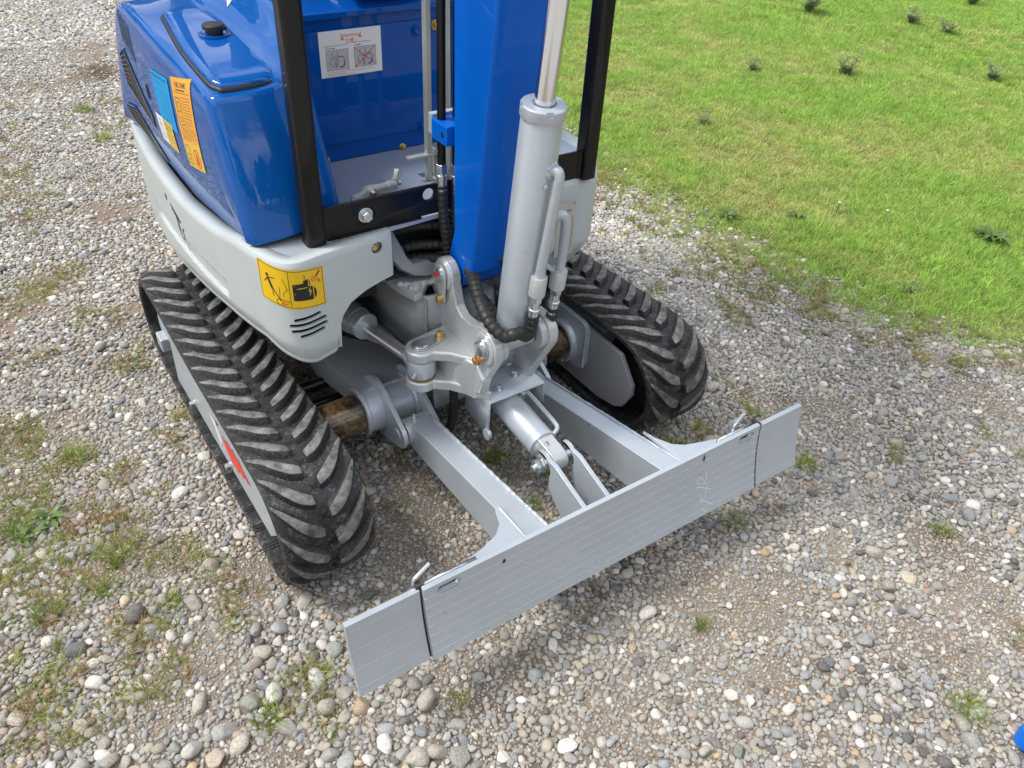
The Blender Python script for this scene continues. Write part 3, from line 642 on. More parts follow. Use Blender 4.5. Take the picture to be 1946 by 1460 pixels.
mb = MB(); mb.cyl((KX, KY, .3262), (KX, KY, .3266), .0305, 24); mb.build('rust_stain', 'rust', bk)
hc = MB(); A = V(KX, KY, .352); B = V(-.245, .93, .352); dr = (B-A).normalized()
mb = MB(); mb.rev(A+dr*.205, B, [(0, .02), (0, .0305), (.003, .032), (.010, .032), (.0105, .031), (.016, .031), (.0165, .034), (.25, .034)], 36); sc_ = mb.build('swing_cylinder', 'frame_dark', ROOT)
mb = MB(); mb.rev(A+dr*.19, B, [(0, .012), (0, .030), (.002, .032), (.012, .032), (.0122, .02)], 36); mb.build('gland_nut', 'silver', sc_)
mb = MB(); mb.cyl(A+dr*.045, A+dr*.21, .0135, 28); mb.build('piston_rod', 'rod_satin', sc_)
mb = MB(); mb.rev(V(KX, KY, .327), V(KX, KY, .4), [(0, .022), (.004, .0285), (.010, .031), (.040, .031), (.046, .0285), (.05, .022)], 32); mb.rev(A+dr*.02, B, [(0, .02), (.012, .019), (.026, .0145), (.032, .0135)], 24)
mb.build('rod_eye', 'silver', sc_); bolt_obj((KX-.026, KY-.017, .343), (-.83, -.55, 0), 'zinc', sc_, .005, .010, 'grease_nipple')
# ---- boom
SEC = [(.556, .475, .546, .590), (.70, .458, .549, .70), (.90, .436, .551, .9), (1.10, .414, .553, 1.1), (1.6, .362, .556, 1.6), (1.95, .33, .558, 1.95)]
mb = MB(); st = []
for zf, yf, yb, zb in SEC: st.append(mb.addv([(-.055, yf, zf), (.055, yf, zf), (.055, yb, zb), (-.055, yb, zb)]))
for a, b in zip(st, st[1:]):
    for k in range(4): mb.face((a+k, a+(k+1) % 4, b+(k+1) % 4, b+k))
mb.face([st[0]+k for k in (3, 2, 1, 0)]); mb.face([st[-1]+k for k in range(4)])
boom = mb.build('boom', 'blue_boom', ROOT, bevel=.007, seg=3)
mb = MB(); mb.px(hull2((.548, .530), .034, (.512, .62), .040), -.050, .050); mb.build('boom_foot', 'blue_boom', boom, bevel=.004)
# pipe clamp on the left of the boom
mb = MB(); mb.box((-.066, .556, .799), (-.002, .614, .837)); cb = mb.build('pipe_clamp', 'blue_boom', boom, bevel=.002)
mb = MB(); mb.box((-.064, .6155, .803), (-.002, .630, .843)); mb.build('clamp_spacer', 'silver', cb, bevel=.001, seg=1)
mb = MB(); mb.rev((-.0663, .572, .818), (-.09, .572, .818), [(0, .006), (.0005, .0045)], 12); mb.build('clamp_bolt_hole', 'dark', cb)
mb = MB(); mb.cyl((-.0515, .600, .735), (-.053, .600, 1.95), .0085, 20); mb.build('boom_pipe', 'black_gloss', boom)
mb = MB(); mb.cyl((-.018, .600, .70), (-.018, .600, 1.95), .0085, 16); mb.build('boom_pipe', 'black_gloss', boom)
def fitting(name, p, d, parent, r=.0105, mats=('zinc',)):
    p = Vector(p); d = Vector(d).normalized(); mb = MB(); mb.sweep([p, p+d*.018], r*1.15, 6); mb.rev(p+d*.018, p+d, [(0, r*.9), (.004, r*.9), (.005, r*1.05), (.040, r*1.05), (.044, r*.95)], 20); return mb.build(name, mats[0], parent, bevel=.0006, seg=1)
fitting('hose_fitting', (-.0515, .600, .748), (0, 0, -1), boom); fitting('hose_fitting', (-.018, .600, .74), (0, 0, -1), boom)
d = Decal(plane_fn((-.089, .562, .742), (0, -1, 0), (0, 0, 1), -1)); 
hose('hydraulic_hose', [(-.0515, .600, .704), (-.050, .600, .66), (-.043, .602, .61), (-.038, .602, .57), (-.035, .60, .53)], ROOT, .0115)
hose('hydraulic_hose', [(-.018, .600, .70), (-.020, .602, .64), (-.022, .61, .58), (-.02, .62, .54)], ROOT, .0105)
# ---- boom cylinder
P0, P1 = V(0, .398, .447), V(0, .2915, 1.50); ax = (P1-P0).normalized()
mb = MB(); mb.rev(P0+ax*.030, P1, [(0, .03), (.004, .037), (.010, .0380), (.014, .0370), (.435, .0370), (.437, .0360), (.441, .0360), (.442, .0380)], 48)
bcyl = mb.build('boom_cylinder', 'skirt_cyl' if 'skirt_cyl' in M else 'silver', ROOT)
mb = MB(); mb.rev(P0+ax*.472, P1, [(0, .030), (0, .0392), (.002, .0400), (.020, .0400), (.022, .0385), (.0225, .0215), (.019, .0208), (.019, .018)], 48)
gn = mb.build('gland_nut', 'silver', bcyl)
c = MB(); E1 = V(1, 0, 0); E2 = ax.cross(E1)
for a in (250, 340, 70, 160):
    dd = E1*math.cos(math.radians(a))+E2*math.sin(math.radians(a)); tt = ax.cross(dd); q = P0+ax*.486+dd*.036
    i = c.addv([q+dd*x+tt*y+ax*z for x in (0, .008) for y in (-.006, .006) for z in (0, .012)])
    for f in ((0, 1, 3, 2), (4, 6, 7, 5), (0, 4, 5, 1), (2, 3, 7, 6), (0, 2, 6, 4), (1, 5, 7, 3)): c.face([i+k for k in f])
cut(gn, c)
mb = MB(); mb.cyl(P0+ax*.47, P0+ax*1.35, .0180, 40); mb.build('piston_rod', 'chrome', bcyl)
mb = MB(); mb.rev(P0+ax*.690, P1, [(0, .0180), (.0003, .01815), (.0012, .01815), (.0015, .0180)], 40); mb.build('rod_scratch_ring', 'dark', bcyl)
mb = MB(); mb.cyl((-.036, .398, .447), (.036, .398, .447), .033, 32); mb.rev(P0, P1, [(0, .030), (.035, .036)], 32); mb.build('cylinder_foot', 'silver_cast', bcyl, bevel=.003)
def cpt(t, a, r):   # point round the cylinder axis, a in degrees (0=+x, 90=towards camera front)
    return P0+ax*t+(E1*math.cos(math.radians(a))-(-E2)*(-1 if E2.y < 0 else 1)*0+V(0, -1, -.1)*math.sin(math.radians(a)))*r
mb = MB()
mb.sweep(smooth_path([cpt(.380, 74, .030), cpt(.390, 74, .046), cpt(.380, 74, .053), cpt(.355, 75, .053), cpt(.25, 80, .052), cpt(.175, 84, .051)], 6), .0095, 16)
weld(mb, [cpt(.385, 74, .036)+V(.010*math.cos(a), 0, .011*math.sin(a)) for a in np.linspace(0, 6.3, 9)], .0055, 3)
bolt(mb, cpt(.360, 92, .037), (-.6, -.8, 0), .004, .006, False)
mb.build('oil_pipe', 'silver', bcyl)
def port(p, parent):
    p = Vector(p); mb = MB(); mb.rev(p, p-ax, [(0, .0145), (.003, .0165), (.043, .0165), (.045, .0145)], 24); q = mb.build('pipe_port', 'silver_cast', parent)
    mb = MB(); mb.sweep([p-ax*.045, p-ax*.059], .0125, 6); mb.rev(p-ax*.059, p-ax, [(0, .0105), (.016, .0105), (.018, .0125), (.022, .0125), (.024, .0110), (.050, .0110)], 20); mb.build('hose_fitting', 'zinc', parent, bevel=.0006, seg=1); return p-ax*.105
e1 = port(cpt(.175, 84, .051), bcyl)
hose('hydraulic_hose', [e1+ax*.012, e1-ax*.012, e1+V(-.010, 0, -.036), V(-.035, .33, .499), V(-.062, .335, .496), V(-.078, .36, .512), V(-.078, .40, .535), V(-.064, .445, .553), V(-.045, .49, .552), V(-.03, .54, .545)], ROOT, .0125)
# second pipe: bends over and back down on the right side
t2 = cpt(.155, 20, .079)
mb = MB(); mb.sweep(smooth_path([t2, t2+ax*.05, t2+ax*.10+V(-.003, 0, 0), t2+ax*.122+V(-.010, .004, 0), t2+ax*.118+V(-.024, .012, 0), t2+ax*.08+V(-.030, .018, 0), t2-ax*.02+V(-.028, .02, 0), t2-ax*.075+V(-.028, .02, 0), t2-ax*.10+V(-.036, .02, 0)], 7), .0095, 16)
mb.sweep(smooth_path([cpt(.17, 20, .035), cpt(.165, 20, .050), cpt(.155, 20, .064)], 5), .0055, 8); mb.build('oil_pipe', 'silver', bcyl)
e2 = port(t2, bcyl)
hose('hydraulic_hose', [e2+ax*.012, e2-ax*.015, e2+V(-.01, .005, -.045), e2+V(-.035, .02, -.06), e2+V(-.075, .07, -.04), e2+V(-.10, .12, .0)], ROOT, .0118)
hose('hydraulic_hose', [(.01, .47, .50), (.03, .455, .545), (.02, .48, .58)], ROOT, .0115)
# hoses looping under the bracket
hose('hydraulic_hose', [(-.106, .572, .305), (-.106, .572, .24), (-.099, .574, .14), (-.085, .575, .075), (-.06, .578, .048)], ROOT, .0100)
hose('hydraulic_hose', [(-.050, .550, .30), (-.050, .550, .21), (-.046, .558, .13), (-.050, .570, .07), (-.06, .578, .046)], ROOT, .0105)
# ------------------------------------------------------------------ house covers
class Skirt:
    def __init__(s, pts, z_top, rows):
        """pts: (x,y,zbottom); densified along arc length"""
        P = [Vector((p[0], p[1], 0)) for p in pts]; d = [0]
        for a, b in zip(P, P[1:]): d.append(d[-1]+(b-a).length)
        s.L = d[-1]; s.d = d; s.pts = pts; s.z_top = z_top
        sp = smooth_path(P, 10); dd = [0]
        for a, b in zip(sp, sp[1:]): dd.append(dd[-1]+(b-a).length)
        s.sx = [p.x for p in sp]; s.sy = [p.y for p in sp]; s.sd = [q*s.L/dd[-1] for q in dd]; s.k = dd
    def at(s, t):
        x = np.interp(t, s.sd, s.sx); y = np.interp(t, s.sd, s.sy); e = .004
        tx = np.interp(t+e, s.sd, s.sx)-np.interp(t-e, s.sd, s.sx); ty = np.interp(t+e, s.sd, s.sy)-np.interp(t-e, s.sd, s.sy)
        l = math.hypot(tx, ty); return x, y, ty/l, -tx/l      # outward normal (path runs with outside on its right)
SL = [(-.20, 1.64), (-.36, 1.63), (-.43, 1.58), (-.458, 1.48), (-.474, 1.25), (-.476, 1.0), (-.468, .82), (-.456, .71), (-.445, .645), (-.431, .592), (-.408, .556), (-.378, .546), (-.33, .554), (-.26, .564), (-.176, .577)]
skl = Skirt(SL, .645, None)
def t_of(sk, x=None, y=None):
    best = min(range(len(sk.sd)), key=lambda i: (0 if x is None else (sk.sx[i]-x)**2)+(0 if y is None else (sk.sy[i]-y)**2)); return sk.sd[best]
tA = t_of(skl, -.314, .556)
zt = [(0, .36), (t_of(skl, -.458, 1.48), .33), (t_of(skl, -.474, 1.25), .335), (t_of(skl, -.476, 1.0), .385), (t_of(skl, -.468, .82), .418), (t_of(skl, -.445, .645), .437), (t_of(skl, -.408, .556), .418), (t_of(skl, -.36, .55), .404), (tA-.008, .409), (tA, .418), (tA+.003, .475), (tA+.010, .492), (tA+.03, .514), (tA+.06, .527), (tA+.09, .534), (skl.L, .540)]
ts = sorted(set([round(x, 4) for x in np.linspace(0, t_of(skl, -.476, 1.35), 14)]+[round(x, 4) for x in np.linspace(t_of(skl, -.476, 1.35), t_of(skl, -.468, .75), 60)]+[round(x, 4) for x in np.linspace(t_of(skl, -.468, .75), tA-.009, 34)]+[round(tA+e, 4) for e in (-.008, -.005, -.002, 0, .001, .003, .006, .010, .015, .021, .03, .04, .05, .065, .08, .1)]+[round(skl.L-.004, 4), round(skl.L, 4)]))
rows = []; NR = 46
def cover_top(y): return float(np.interp(y, [.62, .70, .80, 1.0, 1.3, 1.6], [.645, .641, .622, .597, .590, .605]))
tg0, tg1 = t_of(skl, -.47, 1.30), t_of(skl, -.468, .765)
for r in range(NR+5):
    row = []
    for t in ts:
        x, y, nx, ny = skl.at(t); zb = np.interp(t, [a for a, b in zt], [b for a, b in zt]); ztp = cover_top(y)
        if r == 0: z, off = ztp-.004, -.034
        elif r == 1: z, off = ztp-.002, -.010
        elif r == 2: z, off = ztp-.004, -.004
        elif r == 3: z, off = ztp-.010, -.0008
        elif r == NR+4: z, off = zb-.002, -.012
        else:
            f = (r-4)/(NR-1); z = (ztp-.016)*(1-f)+(zb+.004)*f; off = 0
            lip = max(0, (zb+.045-z)/.045) if t < tA+.001 else 0; off -= .016*lip**1.6 if t < tA-.0005 else 0
            if tg0 < t < tg1:                      # pressed groove along the side
                g = (t-tg0)/(tg1-tg0); zg = .450+.040*g; hw = .017; e = abs(z-zg)/hw
                m = max(0, min(1, (1.25-e)/.35)) * max(0, min(1, (t-tg0)/.012)) * max(0, min(1, (tg1-t)/.012)); off -= .007*m
        if t >= skl.L-.001: off -= .003
        row.append((x+nx*off, y+ny*off, z))
    rows.append(row)
mb = MB(); mb.grid(rows); skirt = mb.build('side_cover', 'skirt', ROOT, solid=.006); label(skirt, 'left pale grey cover with a yellow warning sticker')
apply_mods(skirt)
for x0, x1, z in ((-.399, -.353, .5205), (-.407, -.342, .5075), (-.405, -.3405, .4945), (-.392, -.3475, .4825)):
    c = MB(); r = .0045
    c.py([(x0+a, z-.002+b) for a, b in arc(0, 0, r, 90, 270, 6)]+[(x1+a, z+.002+b) for a, b in arc(0, 0, r, -90, 90, 6)], .50, .62); cut(skirt, c)
c = MB(); c.cyl((-.217, .52, .617), (-.212, .60, .617), .0125, 24); cut(skirt, c)
mb = MB(); mb.box((-.23, .583, .600), (-.20, .590, .634)); mb.build('backing_plate', 'skirt', skirt)
bolt_obj((-.218, .583, .617), (0, -1, 0), 'brass', skirt, .0075, .010)
def skf(t0, z0, sk=None):
    sk = sk or skl
    return lambda u, v, h: (lambda q: (q[0]+q[2]*(h+.0004), q[1]+q[3]*(h+.0004), z0+v))(sk.at(t0+u))
# yellow warning sticker
t0 = t_of(skl, -.4375, .610); sw = t_of(skl, -.333, .5535)-t0; fn0 = skf(t0, .534)
fn = lambda u, v, h: fn0(u*sw/.145, v*(.084/.09)+.003+.011*(1-u/.145)**2*0+.018*(1-u/.145), h)
d = Decal(fn); d.lay('yellow', 0).rect(.0, 0, .145, .090, 16)
d.lay('ink', 1).frame(.003, .003, .142, .087, .0011).line([(.072, .003), (.072, .087)], .0011)
d.circ(.025, .064, .0038).poly([(.022, .060), (.029, .057), (.037, .038), (.031, .036)]).line([(.026, .058), (.044, .063)], .0018).line([(.024, .056), (.016, .045)], .0018)
d.line([(.034, .040), (.042, .028), (.052, .014)], .0026).line([(.033, .038), (.036, .020)], .0018)
d.ring(.047, .010, .006, .0011, 10, 90, 270).line([(.047, .016), (.070, .014)], .0011).line([(.047, .004), (.070, .003)], .0011).line([(.049, .019), (.070, .0175)], .0011).line([(.05, .021), (.052, .046)], .001).line([(.06, .067), (.067, .046), (.071, .045)], .001).ring(.072, .030, .013, .001, 8, 105, 200)
d.lay('red', 1).line([(.066, .009), (.054, .0095)], .0028).poly([(.051, .0095), (.057, .0135), (.057, .0055)])
d.lay('ink', 1).poly([(.078, .058), (.099, .060), (.099, .066), (.109, .0685), (.109, .052), (.118, .051), (.118, .020), (.078, .020)])
d.poly([(.120, .022), (.124, .026), (.126, .035), (.124, .044), (.120, .049)]).line([(.1115, .067), (.1125, .054)], .0018).line([(.100, .0785), (.104, .0745), (.101, .0725), (.105, .069)], .0012).line([(.130, .064), (.135, .061), (.131, .0585), (.137, .056)], .0012)
d.line([(.128, .072), (.136, .082)], .0032)
d.lay('yellow', 2).line([(.086, .048), (.106, .050)], .0014).line([(.112, .048), (.109, .040), (.114, .041), (.110, .031)], .0018)
d.lay('red', 1).ring(.123, .0665, .0062, .0011, 16).line([(.118, .060), (.130, .074)], .001).line([(.118, .071), (.128, .062)], .001)
label(d.build('warning_sticker', 'yellow', skirt, smooth=False), 'yellow warning sticker with a stick figure and a battery pictogram')
# cut-out logo and hole on the side
fnl = skf(t_of(skl, -.472, 1.10), .50)
d = Decal(fnl); d.lay('ink', 0)
d.line([(.0, .046), (.068, .030)], .0050).line([(.004, .037), (.060, .0245)], .0028).line([(.030, .036), (.047, -.004)], .0055).line([(.040, .034), (.054, .004)], .0030)
d.line([(.046, -.002), (.058, -.012), (.072, -.012), (.078, -.004), (.072, .008), (.075, .016), (.082, .017)], .0048).line([(.078, -.006), (.094, -.018), (.106, -.022), (.110, -.018)], .0030)
d.poly([(-.034+.006*math.cos(a), .049+.008*math.sin(a)) for a in np.linspace(0, 6.1, 16)])
label(d.build('logo_cutout', 'ink', skirt, smooth=False), 'black stylised letters cut into the cover')
# right cover
SR = [(.10, .603), (.20, .600), (.30, .599), (.345, .602), (.372, .616), (.400, .648), (.430, .690), (.455, .745), (.468, .85), (.474, 1.2), (.46, 1.5), (.40, 1.62), (.2, 1.64)]
skr = Skirt(SR, .645, None); rows = []
for r in range(26):
    row = []
    for t in np.linspace(0, skr.L, 110):
        x, y, nx, ny = skr.at(t); nx, ny = nx, ny; zb = .385
        if r == 0: z, off = .639, -.06
        elif r == 1: z, off = .642, -.020
        elif r == 2: z, off = .640, -.008
        elif r == 3: z, off = .633, -.002
        else:
            f = (r-4)/21; z = .626*(1-f)+zb*f; off = -.055*max(0, (.475-z)/.09)**1.25
        row.append((x+nx*off, y+ny*off, z))
    rows.append(row)
mb = MB(); mb.grid(rows); skirt2 = mb.build('side_cover', 'skirt', ROOT, solid=.006); label(skirt2, 'right pale grey cover with a riveted data plate')
d = Decal(lambda u, v, h: (.252+u, .5985-h, .455+v)); d.lay('plate_alu', 0).rect(0, 0, .055, .140); d.lay('ink', 1).text('MAJOR', .018, .115, .011) if False else d.lay('ink', 1)
for i in range(9): d.line([(.012, .012+i*.0105), (.046, .012+i*.0105)], .0008)
d.line([(.012, .012), (.012, .096)], .0008).line([(.046, .012), (.046, .096)], .0008).line([(.024, .112), (.027, .118), (.030, .112), (.033, .118), (.036, .112), (.040, .118)], .0012)
pl = d.build('data_plate', 'plate_alu', skirt2, smooth=False); bolt_obj((.300, .5975, .588), (0, -1, 0), 'zinc', pl, .003, .003, 'rivet')
# shelf inside the covers
mb = MB(); mb.pz([(-.30, .73), (-.405, .725), (-.44, .69), (-.44, .665), (-.415, .585), (-.37, .568), (-.19, .594), (-.17, .597), (.34, .625), (.44, .72), (.45, 1.5), (-.30, 1.5)], .630, .6405)
floor = mb.build('floor_plate', 'silver', ROOT, bevel=.001, seg=1)
mb = MB(); mb.box((-.42, .75, .36), (-.30, 1.5, .56)); mb.box((-.27, .80, .45), (.42, 1.5, .62)); mb.box((-.405, .585, .44), (-.33, .72, .60)); mb.box((.15, .66, .40), (.38, .8, .61)); mb.build('engine_bay_core', 'dark', ROOT)
mb = MB(); mb.box((-.30, .80, .36), (-.12, .83, .47)); mb.cyl((-.10, .78, .37), (-.10, .78, .45), .012, 12); mb.cyl((-.125, .77, .40), (-.125, .77, .47), .007, 12); mb.build('bay_fitting', 'black', ROOT)
mb = MB(); mb.box((-.245, .655, .6405), (.40, .93, .6500)); fp = mb.build('foot_plate', 'floor_silver' if 'floor_silver' in M else 'silver', floor, bevel=.001, seg=1)
c = MB(); c.box((-.012, .70, .62), (.045, .775, .67)); cut(fp, c)
# ---- hood (blue fuel tank cover): sheet rows run from the front foot, up and over to the rear
prof = [(.612, .646), (.620, .690), (.632, .745), (.650, .80), (.670, .850), (.688, .886), (.708, .899), (.760, .908), (.86, .920), (.98, .930), (1.08, .937), (1.18, .940), (1.25, .938), (1.30, .925), (1.335, .89), (1.40, .80), (1.50, .62)]
rowsH = []
for i, (y, z) in enumerate(prof):
    fr_ = min(1, max(0, (y-.66)/.10))
    rise = .0 if i < 5 else (.012, .030, .055, .075, .080, .080, .080, .080, .080, .06, .04, .0, .0)[min(12, i-5)]
    bz = .645+.0*y; by = y
    y += .016*(i < 6); xs = -.437-.020*math.sin(min(1, max(0, y-.6)/.5)*pi/2)-.006*min(1, i/4)
    row = []
    yb = .612+(y-.612) if i > 6 else .612+.012*i
    row.append((-.424-.016*min(1, i/9), yb+.030-.004*i if i < 7 else y, .637 if i < 7 else cover_top(y)-.006))
    zq = .645 if i < 7 else cover_top(y)
    row.append((xs-.004, (y+.026) if i < 7 else y, zq+(z-zq)*.38 if i > 2 else z*.7+.645*.3))
    row.append((xs-.003, (y+.022) if i < 7 else y, zq+(z-zq)*.82 if i > 2 else z*.9+.645*.1))
    row.append((xs+.000, (y+.016) if i < 7 else y, z-.012 if i > 4 else z))
    row.append((xs+.008, y+.005 if i < 7 else y, z-.001))
    row.append((xs+.022, y, z+.001))
    row.append((-.385, y-.003 if i < 6 else y, z+.004))
    row.append((-.335, y, z+.008+rise*.08))
    row.append((-.300, y+.002, z+.012+rise*.25))
    row.append((-.275-.008*(i < 6), y+.004, z+.014+rise*.95))
    row.append((-.258+.012*max(0, 1-i/3), y+.014 if i < 7 else y, z+.010+rise*1.05))
    row.append((-.248+.012*max(0, 1-i/3), y+.05 if i < 7 else y, z+rise*1.05 if i > 6 else z))
    row.append((-.246, max(y, .68)+.12*(i < 7), z*.6+.26 if i > 2 else z))
    row.append((-.246, max(y, .70)+.20*(i < 7), .645))
    rowsH.append(row)
mb = MB(); mb.grid(rowsH); hood = mb.build('hood', 'blue', ROOT, subsurf=2, solid=.004)
sideX = -.4655
def sidefn(y0, z0, ud=(0, -1, .10), x0=-.4685, vx=0):
    ud = Vector(ud).normalized(); return lambda u, v, h: V(x0-h+vx*v, y0, z0)+ud*u+V(0, 0.0, 1)*v
M['lidblue'] = M['blue']
# filler lid with its rubber seal
lid = [(-.413, 1.075), (-.395, 1.095), (-.350, 1.098), (-.305, .965), (-.296, .93), (-.312, .765), (-.318, .738), (-.335, .722), (-.408, .726), (-.422, .735), (-.4305, .765), (-.431, .90)]
LP = smooth_path([(a, b, 0) for a, b in lid]+[(lid[0][0], lid[0][1], 0)], 5)[:-1]
def zl(x, y): return np.interp(y, [.70, .76, .86, .98, 1.08, 1.2], [.898, .909, .921, .932, .940, .943])+.055*(x+.43)
mb = MB(); cxl, cyl_ = -.365, .90
ringsL = [(1.0, -.006), (1.0, .004), (.985, .0085), (.95, .0105), (.8, .0115), (.5, .012), (.2, .012)]
st = []
for k, h in ringsL: st.append(mb.addv([(cxl+(p.x-cxl)*k, cyl_+(p.y-cyl_)*k, zl(cxl+(p.x-cxl)*k, cyl_+(p.y-cyl_)*k)+h) for p in LP]))
n = len(LP)
for a, b in zip(st, st[1:]):
    for k in range(n): mb.face((a+k, a+(k+1) % n, b+(k+1) % n, b+k))
mb.face([st[-1]+k for k in range(n)])
ld = mb.build('filler_lid', 'blue', hood, angle=60)
mb = MB(); mb.sweep([(cxl+(p.x-cxl)*1.02, cyl_+(p.y-cyl_)*1.02, zl(p.x, p.y)+.000) for p in LP], .0048, 8, closed=True); mb.build('lid_seal', 'seal', hood)
CX, CY = -.360, .925; CZ = zl(CX, CY)+.012
mb = MB(); mb.rev((CX, CY, CZ-.004), (CX, CY, CZ+1), [(0, .030), (.0048, .030), (.0055, .0275), (.0045, .024)], 36); mb.build('cap_dish', 'blue', hood)
mb = MB(); mb.rev((CX, CY, CZ), (CX, CY, CZ+1), [(0, .016), (.004, .0165), (.010, .0165), (.010, .021), (.016, .021), (.018, .0195), (.019, .010)], 30)
mb.build('fuel_cap', 'black', hood); mb = MB(); mb.box((CX+.004, CY-.018, CZ+.008), (CX+.020, CY-.004, CZ+.016)); mb.build('cap_hinge', 'black', hood, bevel=.002)
# grilles and slots on the hood side
XS = -.4640
_hf = surf_fn(hood, (-.47, 0, 0), (0, -1, 0), (0, 0, 1), (1, 0, 0))
def onhood(y0, z0, sl=0): return lambda u, v, h: _hf(u-y0, z0+v+sl*u, h)
d = Decal(lambda u, v, h: _hf(u-1.42, v, h)); 
UG = [(1.335, .812), (1.275, .838), (1.135, .735), (1.150, .700), (1.330, .745)]; LG = [(1.42, .672), (1.33, .690), (1.175, .620), (1.180, .606), (1.30, .606), (1.41, .622)]
d.lay('dark', 0)
for G in (UG, LG): d.poly([(1.42-y+.0, z) for y, z in G])
for k in range(4): u = .150+k*.026; d.poly([(u, .918-.004*k), (u+.007, .920-.004*k), (u+.017, .868-.008*k), (u+.014, .845-.009*k), (u+.009, .862-.008*k)])
d.poly([(.302+.0125*math.cos(a), .790+.016*math.sin(a)) for a in np.linspace(0, 6.1, 20)])
d.build('vent_openings', 'dark', hood)
d = Decal(lambda u, v, h: _hf(u-1.42, v, h+.0008))
d.lay('mesh_metal', 0)
for k in range(1, 8):
    f = k/8; a = (1.335, .812-.067*f); b = (1.142, .730-.03*f); d.line([(1.42-a[0], a[1]), (1.42-1.27, .836-.085*f), (1.42-b[0], b[1])], .0013)
    d.line([(1.42-1.415, .670-.05*f), (1.42-1.33, .688-.076*f), (1.42-1.18, .618-.012*f)], .0013)
for k in range(1, 4): f = k/4; d.line([(1.42-1.32+.17*f, .820-.09*f), (1.42-1.32+.17*f, .755-.045*f)], .0013)
for k in range(9): u = .150+.0095*k; d.line([(u, .655-.0045*k), (u+.006, .632-.003*k), (u, .612)], .0026)
d.build('grille_mesh', 'mesh_metal', hood)
d = Decal(lambda u, v, h: _hf(u-1.42, v, h+.002)); d.lay('blue', 0)
for G in (UG, LG):
    q = [(1.42-y, z) for y, z in G]; d.line(q+[q[0]], .0045)
d.build('grille_rim', 'blue', hood)
# side stickers
fs = onhood(1.043, .754, .10)
d = Decal(lambda u, v, h: fs(u, v, h)); d.lay('cyan', 0).rect(0, 0, .116, .106); d.lay('ink', 1).text('HYDRAULIC OIL TANK', .004, .094, .0095); d.scribble(.008, .087, .108, 2, .005).frame(.010, .012, .042, .070, .0008).scribble(.048, .074, .108, 12, .0055, .0007)
label(d.build('oil_tank_sticker', 'cyan', hood, smooth=False), 'light blue hydraulic oil tank sticker')
fs2 = onhood(1.090, .698, .10)
d = Decal(lambda u, v, h: fs2(u, v, h+.0002)); d.lay('white', 0).rect(0, 0, .058, .060); d.lay('ink', 1).frame(.018, .010, .040, .040, .0013).line([(.022, .040), (.022, .050), (.034, .050), (.034, .040)], .0012).poly([(.027, .016), (.031, .016), (.029, .024)])
d.lay('yellow', 0).rect(.060, -.002, .122, .058); d.lay('ink', 1).text('CHECK OIL AND', .062, .047, .0068).text('WATER DAILY', .066, .038, .0068).scribble(.064, .030, .118, 4, .006, .0008)
label(d.build('check_sticker', 'white', hood, smooth=False), 'small white and yellow check oil and water sticker')
fs3 = onhood(.902, .708, .22)
d = Decal(lambda u, v, h: fs3(u, v, h)); d.lay('orange', 0).rect(0, .052, .108, .176); d.lay('yellow', 0).rect(0, 0, .108, .052); d.lay('ink', 1).text('FUEL TANK', .054, .158, .0135, True, .9).line([(.008, .148), (.100, .148)], .0007)
d.scribble(.024, .153, .084, 1, .005, .0022).frame(.012, .086, .040, .138, .0014).frame(.017, .112, .032, .130, .0010).ring(.026, .098, .005, .001, 10).scribble(.047, .140, .100, 11, .0055, .0008).scribble(.012, .080, .100, 5, .0052, .0009)
d.frame(.008, .008, .036, .046, .0012).line([(.008, .027), (.036, .027)], .001).circ(.022, .018, .003)
d.lay('red', 1).ring(.074, .024, .0185, .0024, 22).poly([(.068, .012), (.080, .012), (.083, .022), (.078, .030), (.077, .040), (.071, .032), (.066, .022)])
label(d.build('fuel_tank_sticker', 'orange', hood, smooth=False), 'orange fuel tank sticker with a red flame sign')
_ht = surf_fn(hood, (-.305, 1.005, 1.10), (.93, -.36, 0), (.36, .93, 0), (0, 0, -1)); d = Decal(_ht); d.lay('white', 0).rect(0, 0, .10, .09); d.lay('ink', 1).scribble(.010, .030, .09, 3, .008); d.build('hood_sticker', 'white', hood, smooth=False)
# ---- seat base with its front panel
mb = MB(); mb.box((-.252, .915, .6505), (.45, 1.55, .952)); mb.pz([(-.262, .900), (.45, .900), (.45, 1.55), (-.262, 1.55)], .9525, .966)
i = mb.addv([(-.26, .905, .966), (.45, .905, .966), (.45, 1.06, 1.06), (-.26, 1.06, 1.06), (-.26, 1.5, 1.08), (.45, 1.5, 1.08)])
mb.face((i, i+1, i+2, i+3)); mb.face((i+3, i+2, i+5, i+4))
seat = mb.build('seat_base', 'blue_panel', ROOT, bevel=.003)
mb = MB(); mb.box((-.215, .9115, .690), (.36, .9150, .930)); pan = mb.build('front_panel', 'blue_panel', seat, bevel=.001, seg=1)
i = None
mb = MB(); mb.prism([(-.075, 0), (.085, 0), (.098, .02), (.098, .12), (-.09, .12), (-.09, .02)], lambda u, v, w: (u, .895+.0+v*1.1+w*.0, .985+v*.75+w), 0, .03); mb.build('seat_step', 'blue_panel', seat, bevel=.003)
for p, k in (((-.196, .9115, .915), 'blue_panel'), ((.063, .9115, .909), 'blue_panel'), ((.074, .9115, .700), 'blue_panel'), ((.113, .9115, .916), 'brass')): bolt_obj(p, (0, -1, 0), k, seat, .0085, .010)
for p in ((-.2355, .905, .850), (-.236, .885, .76), (-.236, .905, .668), (-.2365, .80, .655)): bolt_obj(p, (.6, -1, .2), 'copper', seat, .006, .010)
for p in ((-.165, .915, .658), (.024, .915, .655)): bolt_obj(p, (0, -1, .3), 'brass', seat, .006, .010)
fa = plane_fn((-.160, .9105, .836), (1, 0, 0), (0, 0, 1)); 
